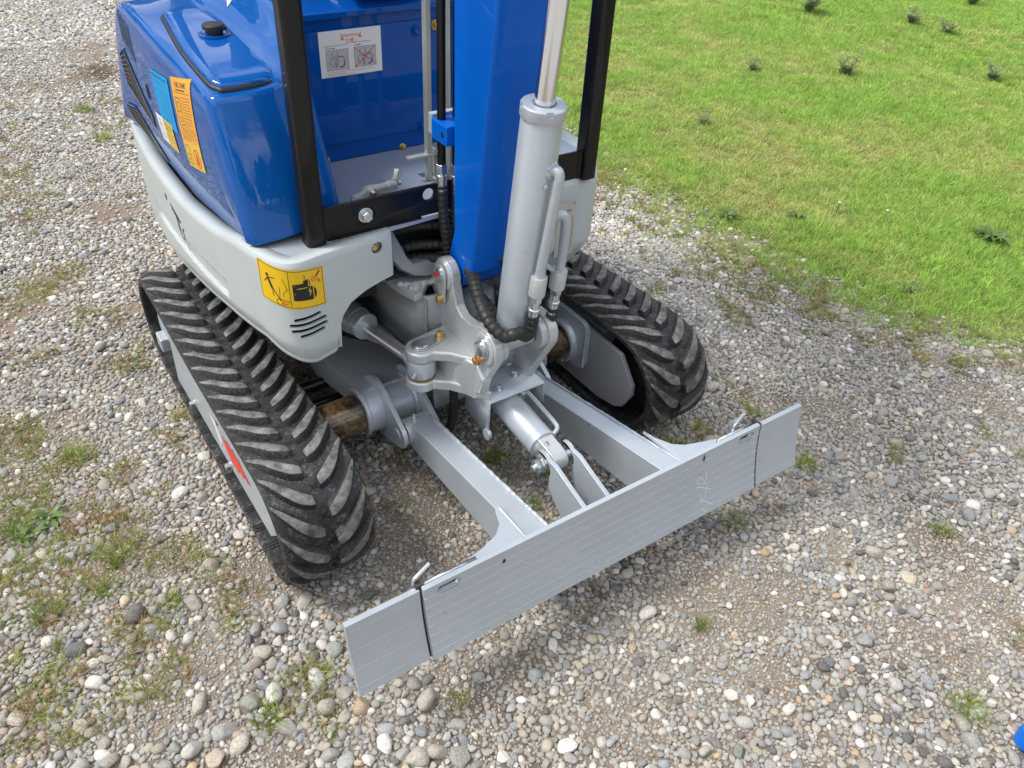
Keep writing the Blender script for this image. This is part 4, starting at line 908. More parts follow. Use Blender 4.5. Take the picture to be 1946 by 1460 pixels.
d = Decal(lambda u, v, h: V(-.160+u, .9110-h, .836+v)); d.lay('white', 0).rect(0, 0, .140, .092)
d.lay('red', 1).text('Attention !', .071, .0775, .0105, True).text('注意 !', .071, .0655, .0105, True)
for cx_ in (.052, .092):
    d.lay('orange', 1).poly([(cx_-.0045, .0715+(0 if cx_ < .06 else .002)), (cx_+.0045, .0715+(0 if cx_ < .06 else .002)), (cx_, .0805+(0 if cx_ < .06 else .002))]); d.lay('ink', 2).line([(cx_, .0735+(0 if cx_ < .06 else .002)), (cx_, .078+(0 if cx_ < .06 else .002))], .0008)
d.lay('yellow', 1).rect(.012, .061, .020, .064).rect(.076, .063, .085, .066)
d.lay('ink', 1).scribble(.022, .0625, .066, 1, .004, .0008).scribble(.014, .0575, .034, 1, .004, .0014).scribble(.088, .0645, .120, 1, .004, .0008).scribble(.078, .0590, .095, 1, .004, .0014)
for k, u0 in enumerate((.014, .077)):
    d.lay('grey_print', 1).rect(u0, .014+.001*k, u0+.049, .054+.001*k); d.lay('ink', 2).frame(u0, .014+.001*k, u0+.049, .054+.001*k, .0005)
    for st in ([(.014, .050), (.012, .044), (.018, .040), (.026, .042), (.024, .052)], [(.010, .040), (.018, .036), (.028, .038)], [(.010, .038), (.007, .028), (.014, .022), (.022, .018)], [(.016, .034), (.020, .026), (.022, .020)], [(.024, .036), (.018, .024)], [(.028, .034), (.022, .022), (.024, .019)], [(.026, .040), (.036, .040), (.043, .034)], [(.030, .041), (.038, .037)]):
        d.line([(u0+a, b) for a, b in st], .0008)
    d.lay('blue_print', 2).ring(u0+.032, .027, .008, .0026, 10, -110, 40)
    d.lay('red', 2).line([(u0+.041, .036), (u0+.045, .031)], .001).line([(u0+.006, .030), (u0+.009, .026)], .001)
    if k: d.line([(u0, .014), (u0+.049, .055)], .0013).line([(u0, .054), (u0+.049, .016)], .0013)
d.lay('red', 1).scribble(.014, .0095, .126, 1, .003, .0007).scribble(.014, .0060, .060, 1, .003, .0007).scribble(.014, .0030, .080, 1, .003, .0007)
label(d.build('attention_sheet', 'white', pan, smooth=False), 'white attention notice with two bucket drawings, one crossed out in red')
# ---- control rods, pedal
mb = MB(); mb.cyl((0.003, .752, .645), (-.003, .745, 1.35), .0085, 18); mb.build('control_rod', 'galv', ROOT)
mb = MB(); mb.cyl((.052, .752, .645), (.040, .745, 1.35), .0068, 18); mb.build('control_rod', 'galv', ROOT)
mb = MB(); mb.box((-.050, .742, .6985), (.035, .757, .7045)); mb.px([(.735, .6505), (.735, .70), (.745, .71), (.765, .71), (.78, .6505)], .018, .022); mb.px([(.735, .6505), (.735, .70), (.745, .71), (.765, .71), (.78, .6505)], .060, .064); mb.build('rod_link', 'galv', ROOT, bevel=.001, seg=1)
PA, PB = V(-.185, .668, .690), V(-.118, .672, .690)
mb = MB(); mb.rev(PA, PB, [(0, .006), (.0, .0115), (.022, .0115), (.0225, .0100), (.045, .0100), (.0455, .0115), (.066, .0115), (.067, .007)], 20)
for b_, t_, w0, w1 in ((V(-.178, .668, .688), V(-.225, .645, .674), .014, .016), (V(-.122, .672, .692), V(-.098, .700, .706), .012, .011)):
    mb.sweep([b_, b_.lerp(t_, .35), b_.lerp(t_, .75), t_], [w0, w0*.75, w1*1.1, w1*.25], 6, prof=[(1, .5), (0, 1), (-1, .5), (-1, -.3), (0, -.6), (1, -.3)])
mb.box((-.165, .660, .655), (-.138, .668, .684)); mb.cyl((-.17, .664, .650), (-.17, .664, .69), .005, 10)
mb.build('travel_pedal', 'zinc_cast' if 'zinc_cast' in M else 'galv', ROOT, bevel=.0015)
bolt_obj(PB, (1, .05, 0), 'zinc', ROOT, .006, .010); bolt_obj(V(-.176, .657, .690), (0, -1, 0), 'zinc', ROOT, .006, .008)
# ---- canopy frame
def rsq(h, r, n=4): return [(sx*(h-r)+r*math.cos(math.radians(a)), sy*(h-r)+r*math.sin(math.radians(a))) for sx, sy, a0 in ((1, 1, 0), (-1, 1, 90), (-1, -1, 180), (1, -1, 270)) for a in np.linspace(a0, a0+90, n)]
mb = MB(); mb.box((-.306, .598, .6460), (.306, .604, .7100)); bar_ = mb.build('canopy_cross_bar', 'black_gloss', ROOT)
c = MB(); c.cyl((-.083, .58, .690), (-.083, .62, .690), .0125, 28); cut(bar_, c)
q = bar_.modifiers.new('b', 'BEVEL'); q.width = .0015; q.segments = 2; q.limit_method = 'ANGLE'; q.angle_limit = .6
bolt_obj((-.222, .598, .678), (0, -1, 0), 'zinc', bar_, .0115, .013)
mb = MB(); mb.sweep([(-.222+.020*math.cos(a), .5975, .678+.020*math.sin(a)) for a in np.linspace(-2.4, .6, 12)], .0009, 6); mb.box((-.30, .597, .6405), (-.10, .61, .646)); mb.build('bar_weld', 'black_gloss', bar_)
for x in (-.326, .326):
    mb = MB(); mb.prism(rsq(.0195, .009), lambda u, v, w: (x+u, .607+v, w), .642, 2.02)
    mb.box((x-.004 if x < 0 else x-.030, .597, .6455), (x+.030 if x < 0 else x+.004, .603, .7105)); p = mb.build('canopy_post', 'black_gloss', ROOT)
for x in (-.30, .30):
    mb = MB(); mb.prism(rsq(.0195, .009), lambda u, v, w: (x+u, 1.55+v, w), .645, 2.02); mb.build('canopy_post', 'black_gloss', ROOT)
mb = MB(); mb.pz([(-.37, .66), (.37, .66), (.37, 1.62), (-.37, 1.62)], 2.02, 2.05); mb.build('canopy_roof', 'black', ROOT, bevel=.008)
# wheel of unseen rear counterweight stays simple: rear cover closes the house
mb = MB(); mb.box((-.40, 1.50, .36), (.40, 1.63, .66)); mb.build('rear_counterweight', 'skirt', ROOT, bevel=.03, seg=4)
mb = MB(); mb.box((-.20, 1.06, 1.03), (.22, 1.45, 1.12)); mb.box((-.2, 1.40, 1.1), (.22, 1.47, 1.45)); mb.build('seat', 'black', ROOT, bevel=.03, seg=4)
# ------------------------------------------------------------------ ground
from mathutils import noise as MN
def hgt(x, y):
    return .010*MN.noise(V(x*1.3, y*1.3, 0))+.0035*MN.noise(V(x*6, y*6, 3))-.004
def edge_x(y):      # where gravel gives way to turf
    return np.interp(y, [-.8, 0, .2, .5, .9, 1.2, 1.66, 2.4, 3.5, 6, 12], [2.3, 1.70, 1.58, 1.43, 1.35, 1.30, 1.33, 1.45, 1.7, 2.3, 3.4])
cs = sorted(set([round(float(v), 3) for v in np.concatenate([np.linspace(-2.0, 2.4, 150), np.linspace(2.45, 8, 60), [9, 11, 14, 20, 30, 60, 120, 300], -np.array([2.1, 2.3, 2.6, 3, 4, 6, 9, 14, 30, 60, 120, 300])])]))
cy = sorted(set([round(float(v), 3) for v in np.concatenate([np.linspace(-1.4, 2.6, 130), np.linspace(2.65, 7.5, 60), [8, 10, 13, 20, 30, 60, 120, 300], -np.array([1.6, 1.9, 2.5, 4, 8, 14, 30, 60, 120, 300])])]))
mb = MB(); mb.grid([[(x, y, hgt(x, y)) for x in cs] for y in cy]); mb.mats = ['soil', 'turf', 'far_gravel']; mb.m = []
nx = len(cs)-1
for j in range(len(cy)-1):
    for i in range(nx): mb.m.append(1 if cs[i] > edge_x(cy[j])+.10+.12*MN.noise(V(cs[i]*3, cy[j]*3, 0)) else (0 if -2 < cs[i] < 2.4 and -1.3 < cy[j] < 8 else 2))
ground = mb.build('gravel_ground', 'soil'); ground['kind'] = 'structure'
# ---- stone shapes
def stone_mesh(seed, sub=3):
    r = random.Random(seed); bm = bmesh.new(); bmesh.ops.create_icosphere(bm, subdivisions=sub, radius=1)
    off = V(r.uniform(0, 99), r.uniform(0, 99), r.uniform(0, 99)); ang = r.random()
    cuts = [(V(r.gauss(0, 1), r.gauss(0, 1), r.gauss(0, .6)).normalized(), r.uniform(.62, .92)) for _ in range(r.choice((2, 4, 6, 8)))]
    for v in bm.verts:
        p = v.co.copy(); k = 1+.20*MN.noise(p*.8+off)+.07*MN.noise(p*2.2+off); p *= k
        for n_, d_ in cuts:
            e = p.dot(n_)-d_
            if e > 0: p -= n_*e*.9
        v.co = p
    me = bpy.data.meshes.new('pebble'); bm.to_mesh(me); bm.free(); me.polygons.foreach_set('use_smooth', [True]*len(me.polygons)); return me
NV = 14
stones = [stone_mesh(100+i) for i in range(NV)]
for m_ in stones: m_.materials.append(M['stone_i'])
PAL = np.array([(.40, .40, .385), (.35, .355, .355), (.29, .305, .33), (.45, .42, .37), (.50, .445, .36), (.66, .645, .61), (.42, .39, .345), (.15, .15, .155), (.35, .295, .26), (.32, .33, .30), (.50, .38, .25), (.70, .69, .66), (.37, .385, .40)])
PW = np.array([.17, .13, .11, .10, .07, .10, .10, .06, .025, .035, .012, .05, .05]); PW /= PW.sum()
def cols(n, r=RNG):
    c = PAL[r.choice(len(PAL), n, p=PW)]*r.uniform(.77, 1.20, (n, 1))*r.normal(1, .010, (n, 3))*np.array([(.92, .905, .88)]); return np.clip(c, .03, .85)
def nmap(x, y, sc, z=0): return np.array([MN.noise(V(a*sc, b*sc, z)) for a, b in zip(x, y)])
# camera footprint test so that only the ground that can be seen (plus a margin) is filled
CM = SC.camera.matrix_world.inverted(); CMn = np.array(CM)
def inview(x, y, mx_=.60):
    p = np.stack([x, y, np.zeros_like(x), np.ones_like(x)]); q = CMn@p; w = -q[2]; u = q[0]/w; v = q[1]/w
    f = 1517.4/1946
    return (w > .1) & (np.abs(u*f) < .5+mx_*.22) & (np.abs(v*f) < .375+mx_*.22)
def in_track(x, y, m=-.01): return (np.abs(np.abs(x)-.46) < .10+m) & (y > .40) & (y < 1.27)
cell = .0025; GX0, GY0, GX1, GY1 = -1.9, -1.25, 2.9, 4.6
OC = np.zeros((int((GY1-GY0)/cell)+2, int((GX1-GX0)/cell)+2), bool)
PX, PY, PR = [], [], []
def disc(r):
    k = int(math.ceil(r/cell)); yy, xx = np.mgrid[-k:k+1, -k:k+1]; return k, (xx*xx+yy*yy)*cell*cell <= r*r
def scatter(r0, r1, spacing, dens=None, region=None, pack=.80, mark=.92):
    x0, y0, x1, y1 = region or (GX0+.05, GY0+.05, GX1-.05, GY1-.05)
    gx, gy = np.meshgrid(np.arange(x0, x1, spacing), np.arange(y0, y1, spacing)); gx = gx.ravel(); gy = gy.ravel()
    gx = gx+RNG.uniform(-.5, .5, gx.size)*spacing; gy = gy+RNG.uniform(-.5, .5, gy.size)*spacing
    k = inview(gx, gy); gx, gy = gx[k], gy[k]
    ed = edge_x(gy)+.10; k = (gx < ed+RNG.normal(0, .07, gx.size)); gx, gy = gx[k], gy[k]
    if dens is not None: k = RNG.random(gx.size) < dens(gx, gy); gx, gy = gx[k], gy[k]
    o = RNG.permutation(gx.size); rr = r0+(r1-r0)*RNG.random(gx.size)**1.6; n = 0
    ix = ((gx-GX0)/cell).astype(int); iy = ((gy-GY0)/cell).astype(int)
    for i in o:
        r = rr[i]; k = int(r*pack/cell); a, b = iy[i], ix[i]
        if OC[a, b] or OC[a-k, b] or OC[a+k, b] or OC[a, b-k] or OC[a, b+k] or OC[a-k*7//10, b-k*7//10] or OC[a+k*7//10, b+k*7//10] or OC[a-k*7//10, b+k*7//10] or OC[a+k*7//10, b-k*7//10]: continue
        q, dm = disc(r*mark); OC[a-q:a+q+1, b-q:b+q+1] |= dm; PX.append(gx[i]); PY.append(gy[i]); PR.append(r); n += 1
    return n
def nz_(x, y, s, z): return nmap(x, y, s, z)
def patch(x, y):    # bare patches: a noise mask plus the worn spots by the blade
    n = nz_(x, y, 3.2, 5)+.5*nz_(x, y, 9, 8); b = np.clip(1-(n-.12)*4.5+3*np.exp(-((x-1.0)**2/.10+(y-1.2)**2/.5))+.75*np.clip((y-1.6)/.6, 0, 1), 0, 1)
    for px, py, r in ((-.36, -.02, .09), (-.28, .30, .13), (-.15, -.22, .10), (.85, .25, .12), (-.75, .30, .10), (-.72, .02, .08), (.55, -.16, .07), (.42, .30, .09), (.50, -.42, .10)):
        b = b*(1-.93*np.exp(-(((x-px)**2+(y-py)**2)/(r*r))**1.5))
    return b
near = lambda x, y: np.clip(.35+.65*np.exp(-((x+.75)**2+(y+.05)**2)/.18)+.45*np.exp(-((x+.1)**2+(y+.45)**2)/.12), 0, 1)
scatter(.0150, .0215, .052, lambda x, y: patch(x, y)*.75*np.exp(-((x+.80)**2+(y-.02)**2)/.07))
scatter(.0125, .0185, .050, lambda x, y: patch(x, y)*.42*near(x, y))
scatter(.0085, .0125, .0235, lambda x, y: np.clip(patch(x, y)+.03, 0, 1)*.62*near(x, y))
scatter(.0056, .0088, .0135, lambda x, y: np.clip(patch(x, y)+.10, 0, 1))
scatter(.0038, .0060, .0088, lambda x, y: np.clip(patch(x, y)+.18, 0, 1)*np.where(y > 3.2, .6, 1), pack=.7)
scatter(.0020, .0037, .0066, lambda x, y: np.where(y > 1.4, .0, .8), pack=.5)
px_ = np.array(PX); py_ = np.array(PY); pr = np.array(PR)
# far gravel beyond the packed field: coarser jitter
gx, gy = np.meshgrid(np.arange(-2.6, 2.6, .019), np.arange(4.5, 9, .019)); gx = (gx+RNG.uniform(-.009, .009, gx.shape)).ravel(); gy = (gy+RNG.uniform(-.009, .009, gy.shape)).ravel()
k = inview(gx, gy) & (gx < edge_x(gy)); gx, gy = gx[k], gy[k]
px_ = np.concatenate([px_, gx]); py_ = np.concatenate([py_, gy]); pr = np.concatenate([pr, RNG.uniform(.008, .014, gx.size)])
k = ~((in_track(px_, py_)) & (pr > .004)); px_, py_, pr = px_[k], py_[k], pr[k]
n = px_.size
el = RNG.uniform(1.0, 1.65, n); fl_ = RNG.uniform(.50, .85, n)
scl = np.stack([pr*np.sqrt(el)*1.06, pr/np.sqrt(el)*1.06, pr*fl_], 1)
rot = np.stack([RNG.normal(0, .22, n), RNG.normal(0, .22, n), RNG.uniform(0, 2*pi, n)], 1)
PC_ = None; zz = np.array([hgt(a, b) for a, b in zip(px_, py_)])+scl[:, 2]*RNG.uniform(.02, .62, n)
under = (np.abs(np.abs(px_)-.46) < .13) & (py_ > .37) & (py_ < 1.30); zz = np.where(under, np.minimum(zz, .002-scl[:, 2]*.3), zz)
PC = cols(n); dust = np.clip(.5+.9*nmap(px_, py_, 1.7, 2), 0, 1)[:, None]*.30*RNG.random((n, 1)); PC = PC*(1-dust)+np.array([(.42, .36, .28)])*dust
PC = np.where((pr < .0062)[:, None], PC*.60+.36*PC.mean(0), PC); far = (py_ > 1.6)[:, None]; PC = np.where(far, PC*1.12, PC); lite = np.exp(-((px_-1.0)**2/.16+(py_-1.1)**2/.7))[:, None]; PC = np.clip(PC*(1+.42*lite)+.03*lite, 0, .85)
# the 280 stones that show largest are single pebbles of the ground, the rest one mass
cam = SC.camera.matrix_world.translation; dist = np.sqrt((px_-cam.x)**2+(py_-cam.y)**2+cam.z**2)
vis = inview(px_, py_, 0.0) & ~((np.abs(px_) < .56) & (py_ > .30)); big = np.argsort(-(pr/dist)*vis)[:285]; isb = np.zeros(n, bool); isb[big] = True
stones_o = [m_.copy() for m_ in stones]
for m_ in stones_o: m_.materials.clear(); m_.materials.append(M['stone_o'])
for i in big:
    o = bpy.data.objects.new('pebble', stones_o[int(RNG.integers(NV))]); COL.objects.link(o); o.parent = ground
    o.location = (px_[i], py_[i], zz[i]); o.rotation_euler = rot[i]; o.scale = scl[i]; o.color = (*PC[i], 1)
def make_instancer(name, pos, rot, scl, col, variants, collname, parent=None, matidx=None):
    me = bpy.data.meshes.new(name); me.vertices.add(len(pos)); me.vertices.foreach_set('co', np.asarray(pos, np.float32).ravel())
    for nm, arr in (('rot', rot), ('scl', scl)):
        a = me.attributes.new(nm, 'FLOAT_VECTOR', 'POINT'); a.data.foreach_set('vector', np.asarray(arr, np.float32).ravel())
    a = me.attributes.new('pcol', 'FLOAT_COLOR', 'POINT'); a.data.foreach_set('color', np.concatenate([col, np.ones((len(col), 1))], 1).astype(np.float32).ravel())
    a = me.attributes.new('vid', 'INT', 'POINT'); a.data.foreach_set('value', RNG.integers(0, len(variants), len(pos)).astype(np.int32))
    o = bpy.data.objects.new(name, me); COL.objects.link(o)
    c = bpy.data.collections.new(collname)
    for i, m_ in enumerate(variants): c.objects.link(bpy.data.objects.new(collname+'_%02d' % i, m_))
    g = bpy.data.node_groups.new(name, 'GeometryNodeTree'); g.interface.new_socket('Geometry', in_out='INPUT', socket_type='NodeSocketGeometry'); g.interface.new_socket('Geometry', in_out='OUTPUT', socket_type='NodeSocketGeometry')
    N_ = g.nodes.new; gi = N_('NodeGroupInput'); go = N_('NodeGroupOutput'); ip = N_('GeometryNodeInstanceOnPoints'); ci = N_('GeometryNodeCollectionInfo')
    ci.inputs['Collection'].default_value = c; ci.inputs['Separate Children'].default_value = True; ci.inputs['Reset Children'].default_value = True
    def na(nm, ty): q = N_('GeometryNodeInputNamedAttribute'); q.data_type = ty; q.inputs['Name'].default_value = nm; return q.outputs['Attribute']
    l = g.links.new; l(gi.outputs[0], ip.inputs['Points']); l(ci.outputs[0], ip.inputs['Instance']); ip.inputs['Pick Instance'].default_value = True
    l(na('vid', 'INT'), ip.inputs['Instance Index'])
    er = N_('FunctionNodeEulerToRotation'); l(na('rot', 'FLOAT_VECTOR'), er.inputs[0]); l(er.outputs[0], ip.inputs['Rotation']); l(na('scl', 'FLOAT_VECTOR'), ip.inputs['Scale'])
    l(ip.outputs[0], go.inputs[0]); md = o.modifiers.new('gn', 'NODES'); md.node_group = g; return o
k = ~isb
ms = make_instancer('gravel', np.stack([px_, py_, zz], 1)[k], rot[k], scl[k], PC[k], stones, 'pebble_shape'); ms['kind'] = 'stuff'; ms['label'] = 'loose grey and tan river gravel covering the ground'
# ------------------------------------------------------------------ grass
def blade_clump(seed, nb, hgt_, spread, width, lean, dry=.15, name='grass_clump'):
    r = random.Random(seed); vs, fs, tone = [], [], []
    for _ in range(nb):
        a = r.uniform(0, 2*pi); d = spread*math.sqrt(r.random()); bx, by = d*math.cos(a), d*math.sin(a); az = r.uniform(0, 2*pi) if r.random() < .4 else a+r.gauss(0, .7)
        h = hgt_*r.uniform(.45, 1.15); ln = lean*r.uniform(.3, 1.5)*h; w = width*r.uniform(.7, 1.3); sx, sy = -math.sin(az), math.cos(az); b = len(vs); t = r.random()*.72 if r.random() > dry else r.uniform(.86, 1)
        K = 4
        for k in range(K):
            f = k/(K-1); x = bx+math.cos(az)*ln*f*f; y = by+math.sin(az)*ln*f*f; z = h*(f-.25*f*f*min(1, ln/h)); ww = w*(1-f*.92)*.5
            vs += [(x-sx*ww, y-sy*ww, z), (x+sx*ww, y+sy*ww, z)]; tone += [t, t]
            if k: fs.append((b+2*k-2, b+2*k-1, b+2*k+1, b+2*k))
    me = bpy.data.meshes.new(name); me.from_pydata(vs, [], fs); at = me.attributes.new('tone', 'FLOAT', 'POINT'); at.data.foreach_set('value', tone); me.polygons.foreach_set('use_smooth', [True]*len(fs)); return me
turfv = [blade_clump(i, 28, .025, .022, .0026, .85, .12) for i in range(8)]
for m_ in turfv: m_.materials.append(M['grass_i'])
def scatter_pts(x0, x1, y0, y1, sp): 
    gx, gy = np.meshgrid(np.arange(x0, x1, sp), np.arange(y0, y1, sp)); gx = (gx+RNG.uniform(-.5, .5, gx.shape)*sp).ravel(); gy = (gy+RNG.uniform(-.5, .5, gy.shape)*sp).ravel(); k = inview(gx, gy, .5); return gx[k], gy[k]
xs, ys = scatter_pts(1.1, 4.2, -1.0, 5.0, .0165); x2, y2 = scatter_pts(4.2, 9.5, -.5, 8.5, .027); x3, y3 = scatter_pts(1.1, 4.2, 5.0, 8.5, .027)
xs = np.concatenate([xs, x2, x3]); ys = np.concatenate([ys, y2, y3]); dd = xs-edge_x(ys)+.28*nmap(xs, ys, 1.6, 4)+.12*nmap(xs, ys, 7, 6)
k = RNG.random(xs.size) < np.clip((dd+.08)/.40, 0, 1)*np.clip(1.0-.45*(nmap(xs, ys, 2.6, 9)+.35*nmap(xs, ys, 9, 3)-.1)*np.exp(-dd/.8), .35, 1); xs, ys, dd = xs[k], ys[k], dd[k]
n = xs.size; far = np.clip((np.hypot(xs-cam.x, ys-cam.y)-3)/4, 0, 1)
lush = np.clip(.66+1.0*nmap(xs, ys, 1.1, 11)+.8*nmap(xs, ys, 4.3, 12)+.5*nmap(xs, ys, 12, 14)+.12*(dd-1), 0, 1)[:, None]
g1 = np.array([(.56, .64, .22)]); g2 = np.array([(.40, .64, .13)]); GC = (g1*(1-lush)+g2*lush)*RNG.uniform(.70, 1.22, (n, 1)); dryp = (RNG.random(n) < .05*(1-lush[:, 0]))[:, None]; GC = np.where(dryp, np.array([(.34, .27, .14)]), GC)
s_ = RNG.uniform(.6, 1.2, n)*(1+.25*far); sc3 = np.stack([s_*(1+.3*far), s_*(1+.3*far), s_*(.65+.5*lush[:, 0])], 1)
gr = make_instancer('meadow_grass', np.stack([xs, ys, np.array([hgt(a, b) for a, b in zip(xs, ys)])-.002], 1), np.stack([RNG.normal(0, .1, n), RNG.normal(0, .1, n), RNG.uniform(0, 6.3, n)], 1), sc3, GC, turfv, 'turf_clump'); gr['kind'] = 'stuff'; gr['label'] = 'short bright green meadow grass beyond the gravel edge'
# sparse wisps through the gravel
thin = [blade_clump(40+i, 13, .024, .017, .0022, 1.2, .35) for i in range(6)]
for m_ in thin: m_.materials.append(M['grass_i'])
gx, gy = scatter_pts(-1.9, 1.9, -1.1, 5.5, .03); w_ = np.clip((nmap(gx, gy, 1.9, 21)+.6*nmap(gx, gy, 7, 22)-.22)*3.2, 0, 1)*.75
w_ = np.maximum(w_, np.clip(.95-((gx+1.0)**2/.10+(gy-.78)**2/.16), 0, .9)); lf_ = np.clip((-.52-gx)/.15, 0, 1)*np.clip((gy+.1)/.2, 0, 1)*np.clip((2.4-gy)/1.2, .25, 1); w_ = np.maximum(w_, lf_*np.clip((nmap(gx, gy, 3.4, 25)+.7*nmap(gx, gy, 9, 26)+.02)*3, 0, 1)*.85); w_ = w_*np.where((gx > -.6) & (gy < -.05), .12, 1)*np.where((np.abs(gx) < .6) & (gy > .2), .12, 1)
w_ = np.maximum(w_, .9*np.clip(1-np.abs(gx-edge_x(gy)-.05)/.34, 0, 1)*np.clip(.7+1.6*nmap(gx, gy, 5, 31), .1, 1))
k = (RNG.random(gx.size) < w_) & (gx < edge_x(gy)+.1) & ~in_track(gx, gy, .02); gx, gy = gx[k], gy[k]; gx = np.repeat(gx, 3)+RNG.normal(0, .010, gx.size*3); gy = np.repeat(gy, 3)+RNG.normal(0, .010, gy.size*3); n = gx.size
GC = np.array([(.26, .34, .07)])*RNG.uniform(.7, 1.3, (n, 1)); GC = np.where(RNG.random((n, 1)) < .35, np.array([(.33, .25, .12)]), GC); s_ = RNG.uniform(.6, 1.2, n)
gr = make_instancer('sparse_grass', np.stack([gx, gy, np.array([hgt(a, b) for a, b in zip(gx, gy)])], 1), np.stack([RNG.normal(0, .2, n), RNG.normal(0, .2, n), RNG.uniform(0, 6.3, n)], 1), np.stack([s_]*3, 1), GC, thin, 'thin_clump'); gr['kind'] = 'stuff'; gr['label'] = 'sparse thin grass wisps growing between the stones'
# single tufts
TUFTS = [(.434, -.563, 1.5, 'large grass tuft on the gravel nearest the lower right corner'), (.806, -.267, .9, 'grass tuft on open gravel to the right, well in front of the blade'), (.386, .005, 1.1, 'dark grass tuft right under the lower edge of the dozer blade'),
 (.700, .050, 1.25, 'grass tuft beside the right end of the dozer blade'), (.560, .285, 1.3, 'light yellow green tuft in front of the right track beside a thinner dark one'), (.450, .275, 1.1, 'dark tuft touching the toe of the right track'), (.740, .272, 1.0, 'small upright tuft behind the right locking pin of the blade'),
 (.125, -.151, .7, 'thin low tuft on the gravel below the middle of the blade'), (.030, .480, 1.3, 'broad tuft on the shaded gravel between the left dozer arm and the blade cylinder'), (.120, .365, 1.0, 'small tuft in shade beside the clevis bolt of the blade cylinder'), (.02, .30, .9, 'tiny tuft in shade nearest the blade between the two dozer arms'),
 (-.826, .64, 1.2, 'bright tuft left of the left track, second row of weeds'), (-.864, .565, 1.1, 'flat green tuft close below the bright one left of the track'), (-.766, .461, 1.0, 'dark green tuft near the front of the left track'), (-.583, .159, 1.1, 'pointed tuft in front of the left track and beside the left blade wing'),
 (-.688, .126, 1.2, 'spreading tuft at the bottom edge left of the blade wing'), (-.843, 1.009, 1.5, 'wide bright green tuft on the left above the broad leaved weed'), (-.99, .826, 1.2, 'pale tuft at the left picture edge behind the broad leaved weed'), (-.977, .562, 1.3, 'grass tuft near the left picture edge below the broad leaved weed'),
 (-.590, 1.030, .9, 'dry tuft beside the middle of the left track'), (1.201, 1.321, 1.0, 'isolated green tuft just off the meadow edge by the right cover'), (1.40, .187, 1.2, 'yellowish tuft on gravel near the right picture edge'), (1.475, .112, 1.2, 'greener tuft on gravel near the right picture edge'), (-.34, 3.389, 2.2, 'far green tuft on the gravel at the upper left'), (-.347, 3.0, 1.8, 'far tuft on the upper left gravel, nearer of two')]
for i, (x, y, s, lb) in enumerate(TUFTS):
    me = blade_clump(900+i, int(70*s), .036*s**.5, .020*s, .0021, 1.0, .30, 'grass_tuft'); me.materials.append(M['grass_o'])
    o = bpy.data.objects.new('grass_tuft', me); COL.objects.link(o); o.location = (x, y, hgt(x, y)); o.color = (*(np.array((.22, .32, .05))*random.uniform(.85, 1.25)), 1) if 'yellow' not in lb and 'dry' not in lb else (.38, .38, .10, 1)
    label(o, lb, 'grass tuft', 'grass tufts growing in the gravel')
def tree_ring():
    vs, fs = [], []; r = random.Random(5); tr = MB()
    for k in range(46):
        a = 2*pi*k/46+r.uniform(-.05, .05); d = r.uniform(17, 25)
        if r.random() < .16: continue
        cx_, cy_2 = d*math.cos(a), d*math.sin(a); H = r.uniform(4, 9.5); R = H*r.uniform(.25, .4); tr.cyl((cx_, cy_2, -.05), (cx_, cy_2, H*.6), .16, 6)
        for q in range(330):
            t = r.random(); z = H*(.18+.82*t); rr = R*math.sin(pi*min(1, .15+t*.85))*r.uniform(.3, 1.1); b = r.uniform(0, 6.3); p = V(cx_+rr*math.cos(b), cy_2+rr*math.sin(b), z); e1_ = V(r.gauss(0, 1), r.gauss(0, 1), r.gauss(0, 1)).normalized()*.32; e2_ = e1_.orthogonal().normalized()*.25; i = len(vs); vs += [p-e1_-e2_, p+e1_-e2_, p+e1_+e2_, p-e1_+e2_]; fs.append((i, i+1, i+2, i+3))
    b = len(tr.v); tr.v += [tuple(v) for v in vs]; tr.f += [tuple(b+i for i in f) for f in fs]; o = tr.build('far_trees', 'tree_leaf', None, smooth=False); label(o, 'distant trees around the lot that mirror in the glossy hood', None, None, 'stuff')
M['tree_leaf'] = paint('tree_leaf', (.035, .07, .02), (.06, .10, .03), .7, 0, 0, .1)
tree_ring()
# broad leaved weed at the left
def leaf(mb, base, az, L_, w, rise, lobes=0):
    d = V(math.cos(az), math.sin(az), 0); s = V(-math.sin(az), math.cos(az), 0); rows = []
    K = 9
    for k in range(K):
        f = k/(K-1); ww = w*math.sin(pi*min(1, f*.93+.05))**.8*(1+(.38*math.sin(f*20) if lobes else 0)); c = Vector(base)+d*L_*f+V(0, 0, 1)*(rise*math.sin(pi*f*.7)); rows.append([c-s*ww+V(0, 0, .15*ww), c, c+s*ww+V(0, 0, .15*ww)])
    mb.grid(rows)
M['leaf'] = paint('weed_leaf', (.06, .12, .02), (.11, .19, .035), .5, 0, 0, .3); M['leaf_dusty'] = paint('dusty_weed_leaf', (.20, .27, .11), (.28, .33, .16), .7, 0, 0, .3); M['petal'] = flat('white_petal', (.55, .56, .45), .6); M['ypetal'] = flat('yellow_petal', (.8, .6, .03), .6)
def weed(x, y, n, L_, w, rise, lab, mat='leaf', lobes=1, name='broadleaf_weed', cat='weed', group=None):
    root = bpy.data.objects.new(name, None); root.location = (x, y, hgt(x, y)); COL.objects.link(root); label(root, lab, cat, group)
    for i in range(n):
        mb = MB(); leaf(mb, (random.gauss(0, L_*.1), random.gauss(0, L_*.1), .004), i*2.4+random.uniform(-.3, .3), L_*random.uniform(.6, 1.1), w*random.uniform(.7, 1.2), rise*random.uniform(.5, 1.3), lobes)
        o = mb.build('leaf', mat); o.parent = root
weed(-.925, .83, 11, .048, .0055, .014, 'dark green broad leaved weed on the gravel at the left')
weed(-.985, .80, 9, .045, .005, .014, 'second broad leaved weed touching the left picture edge')
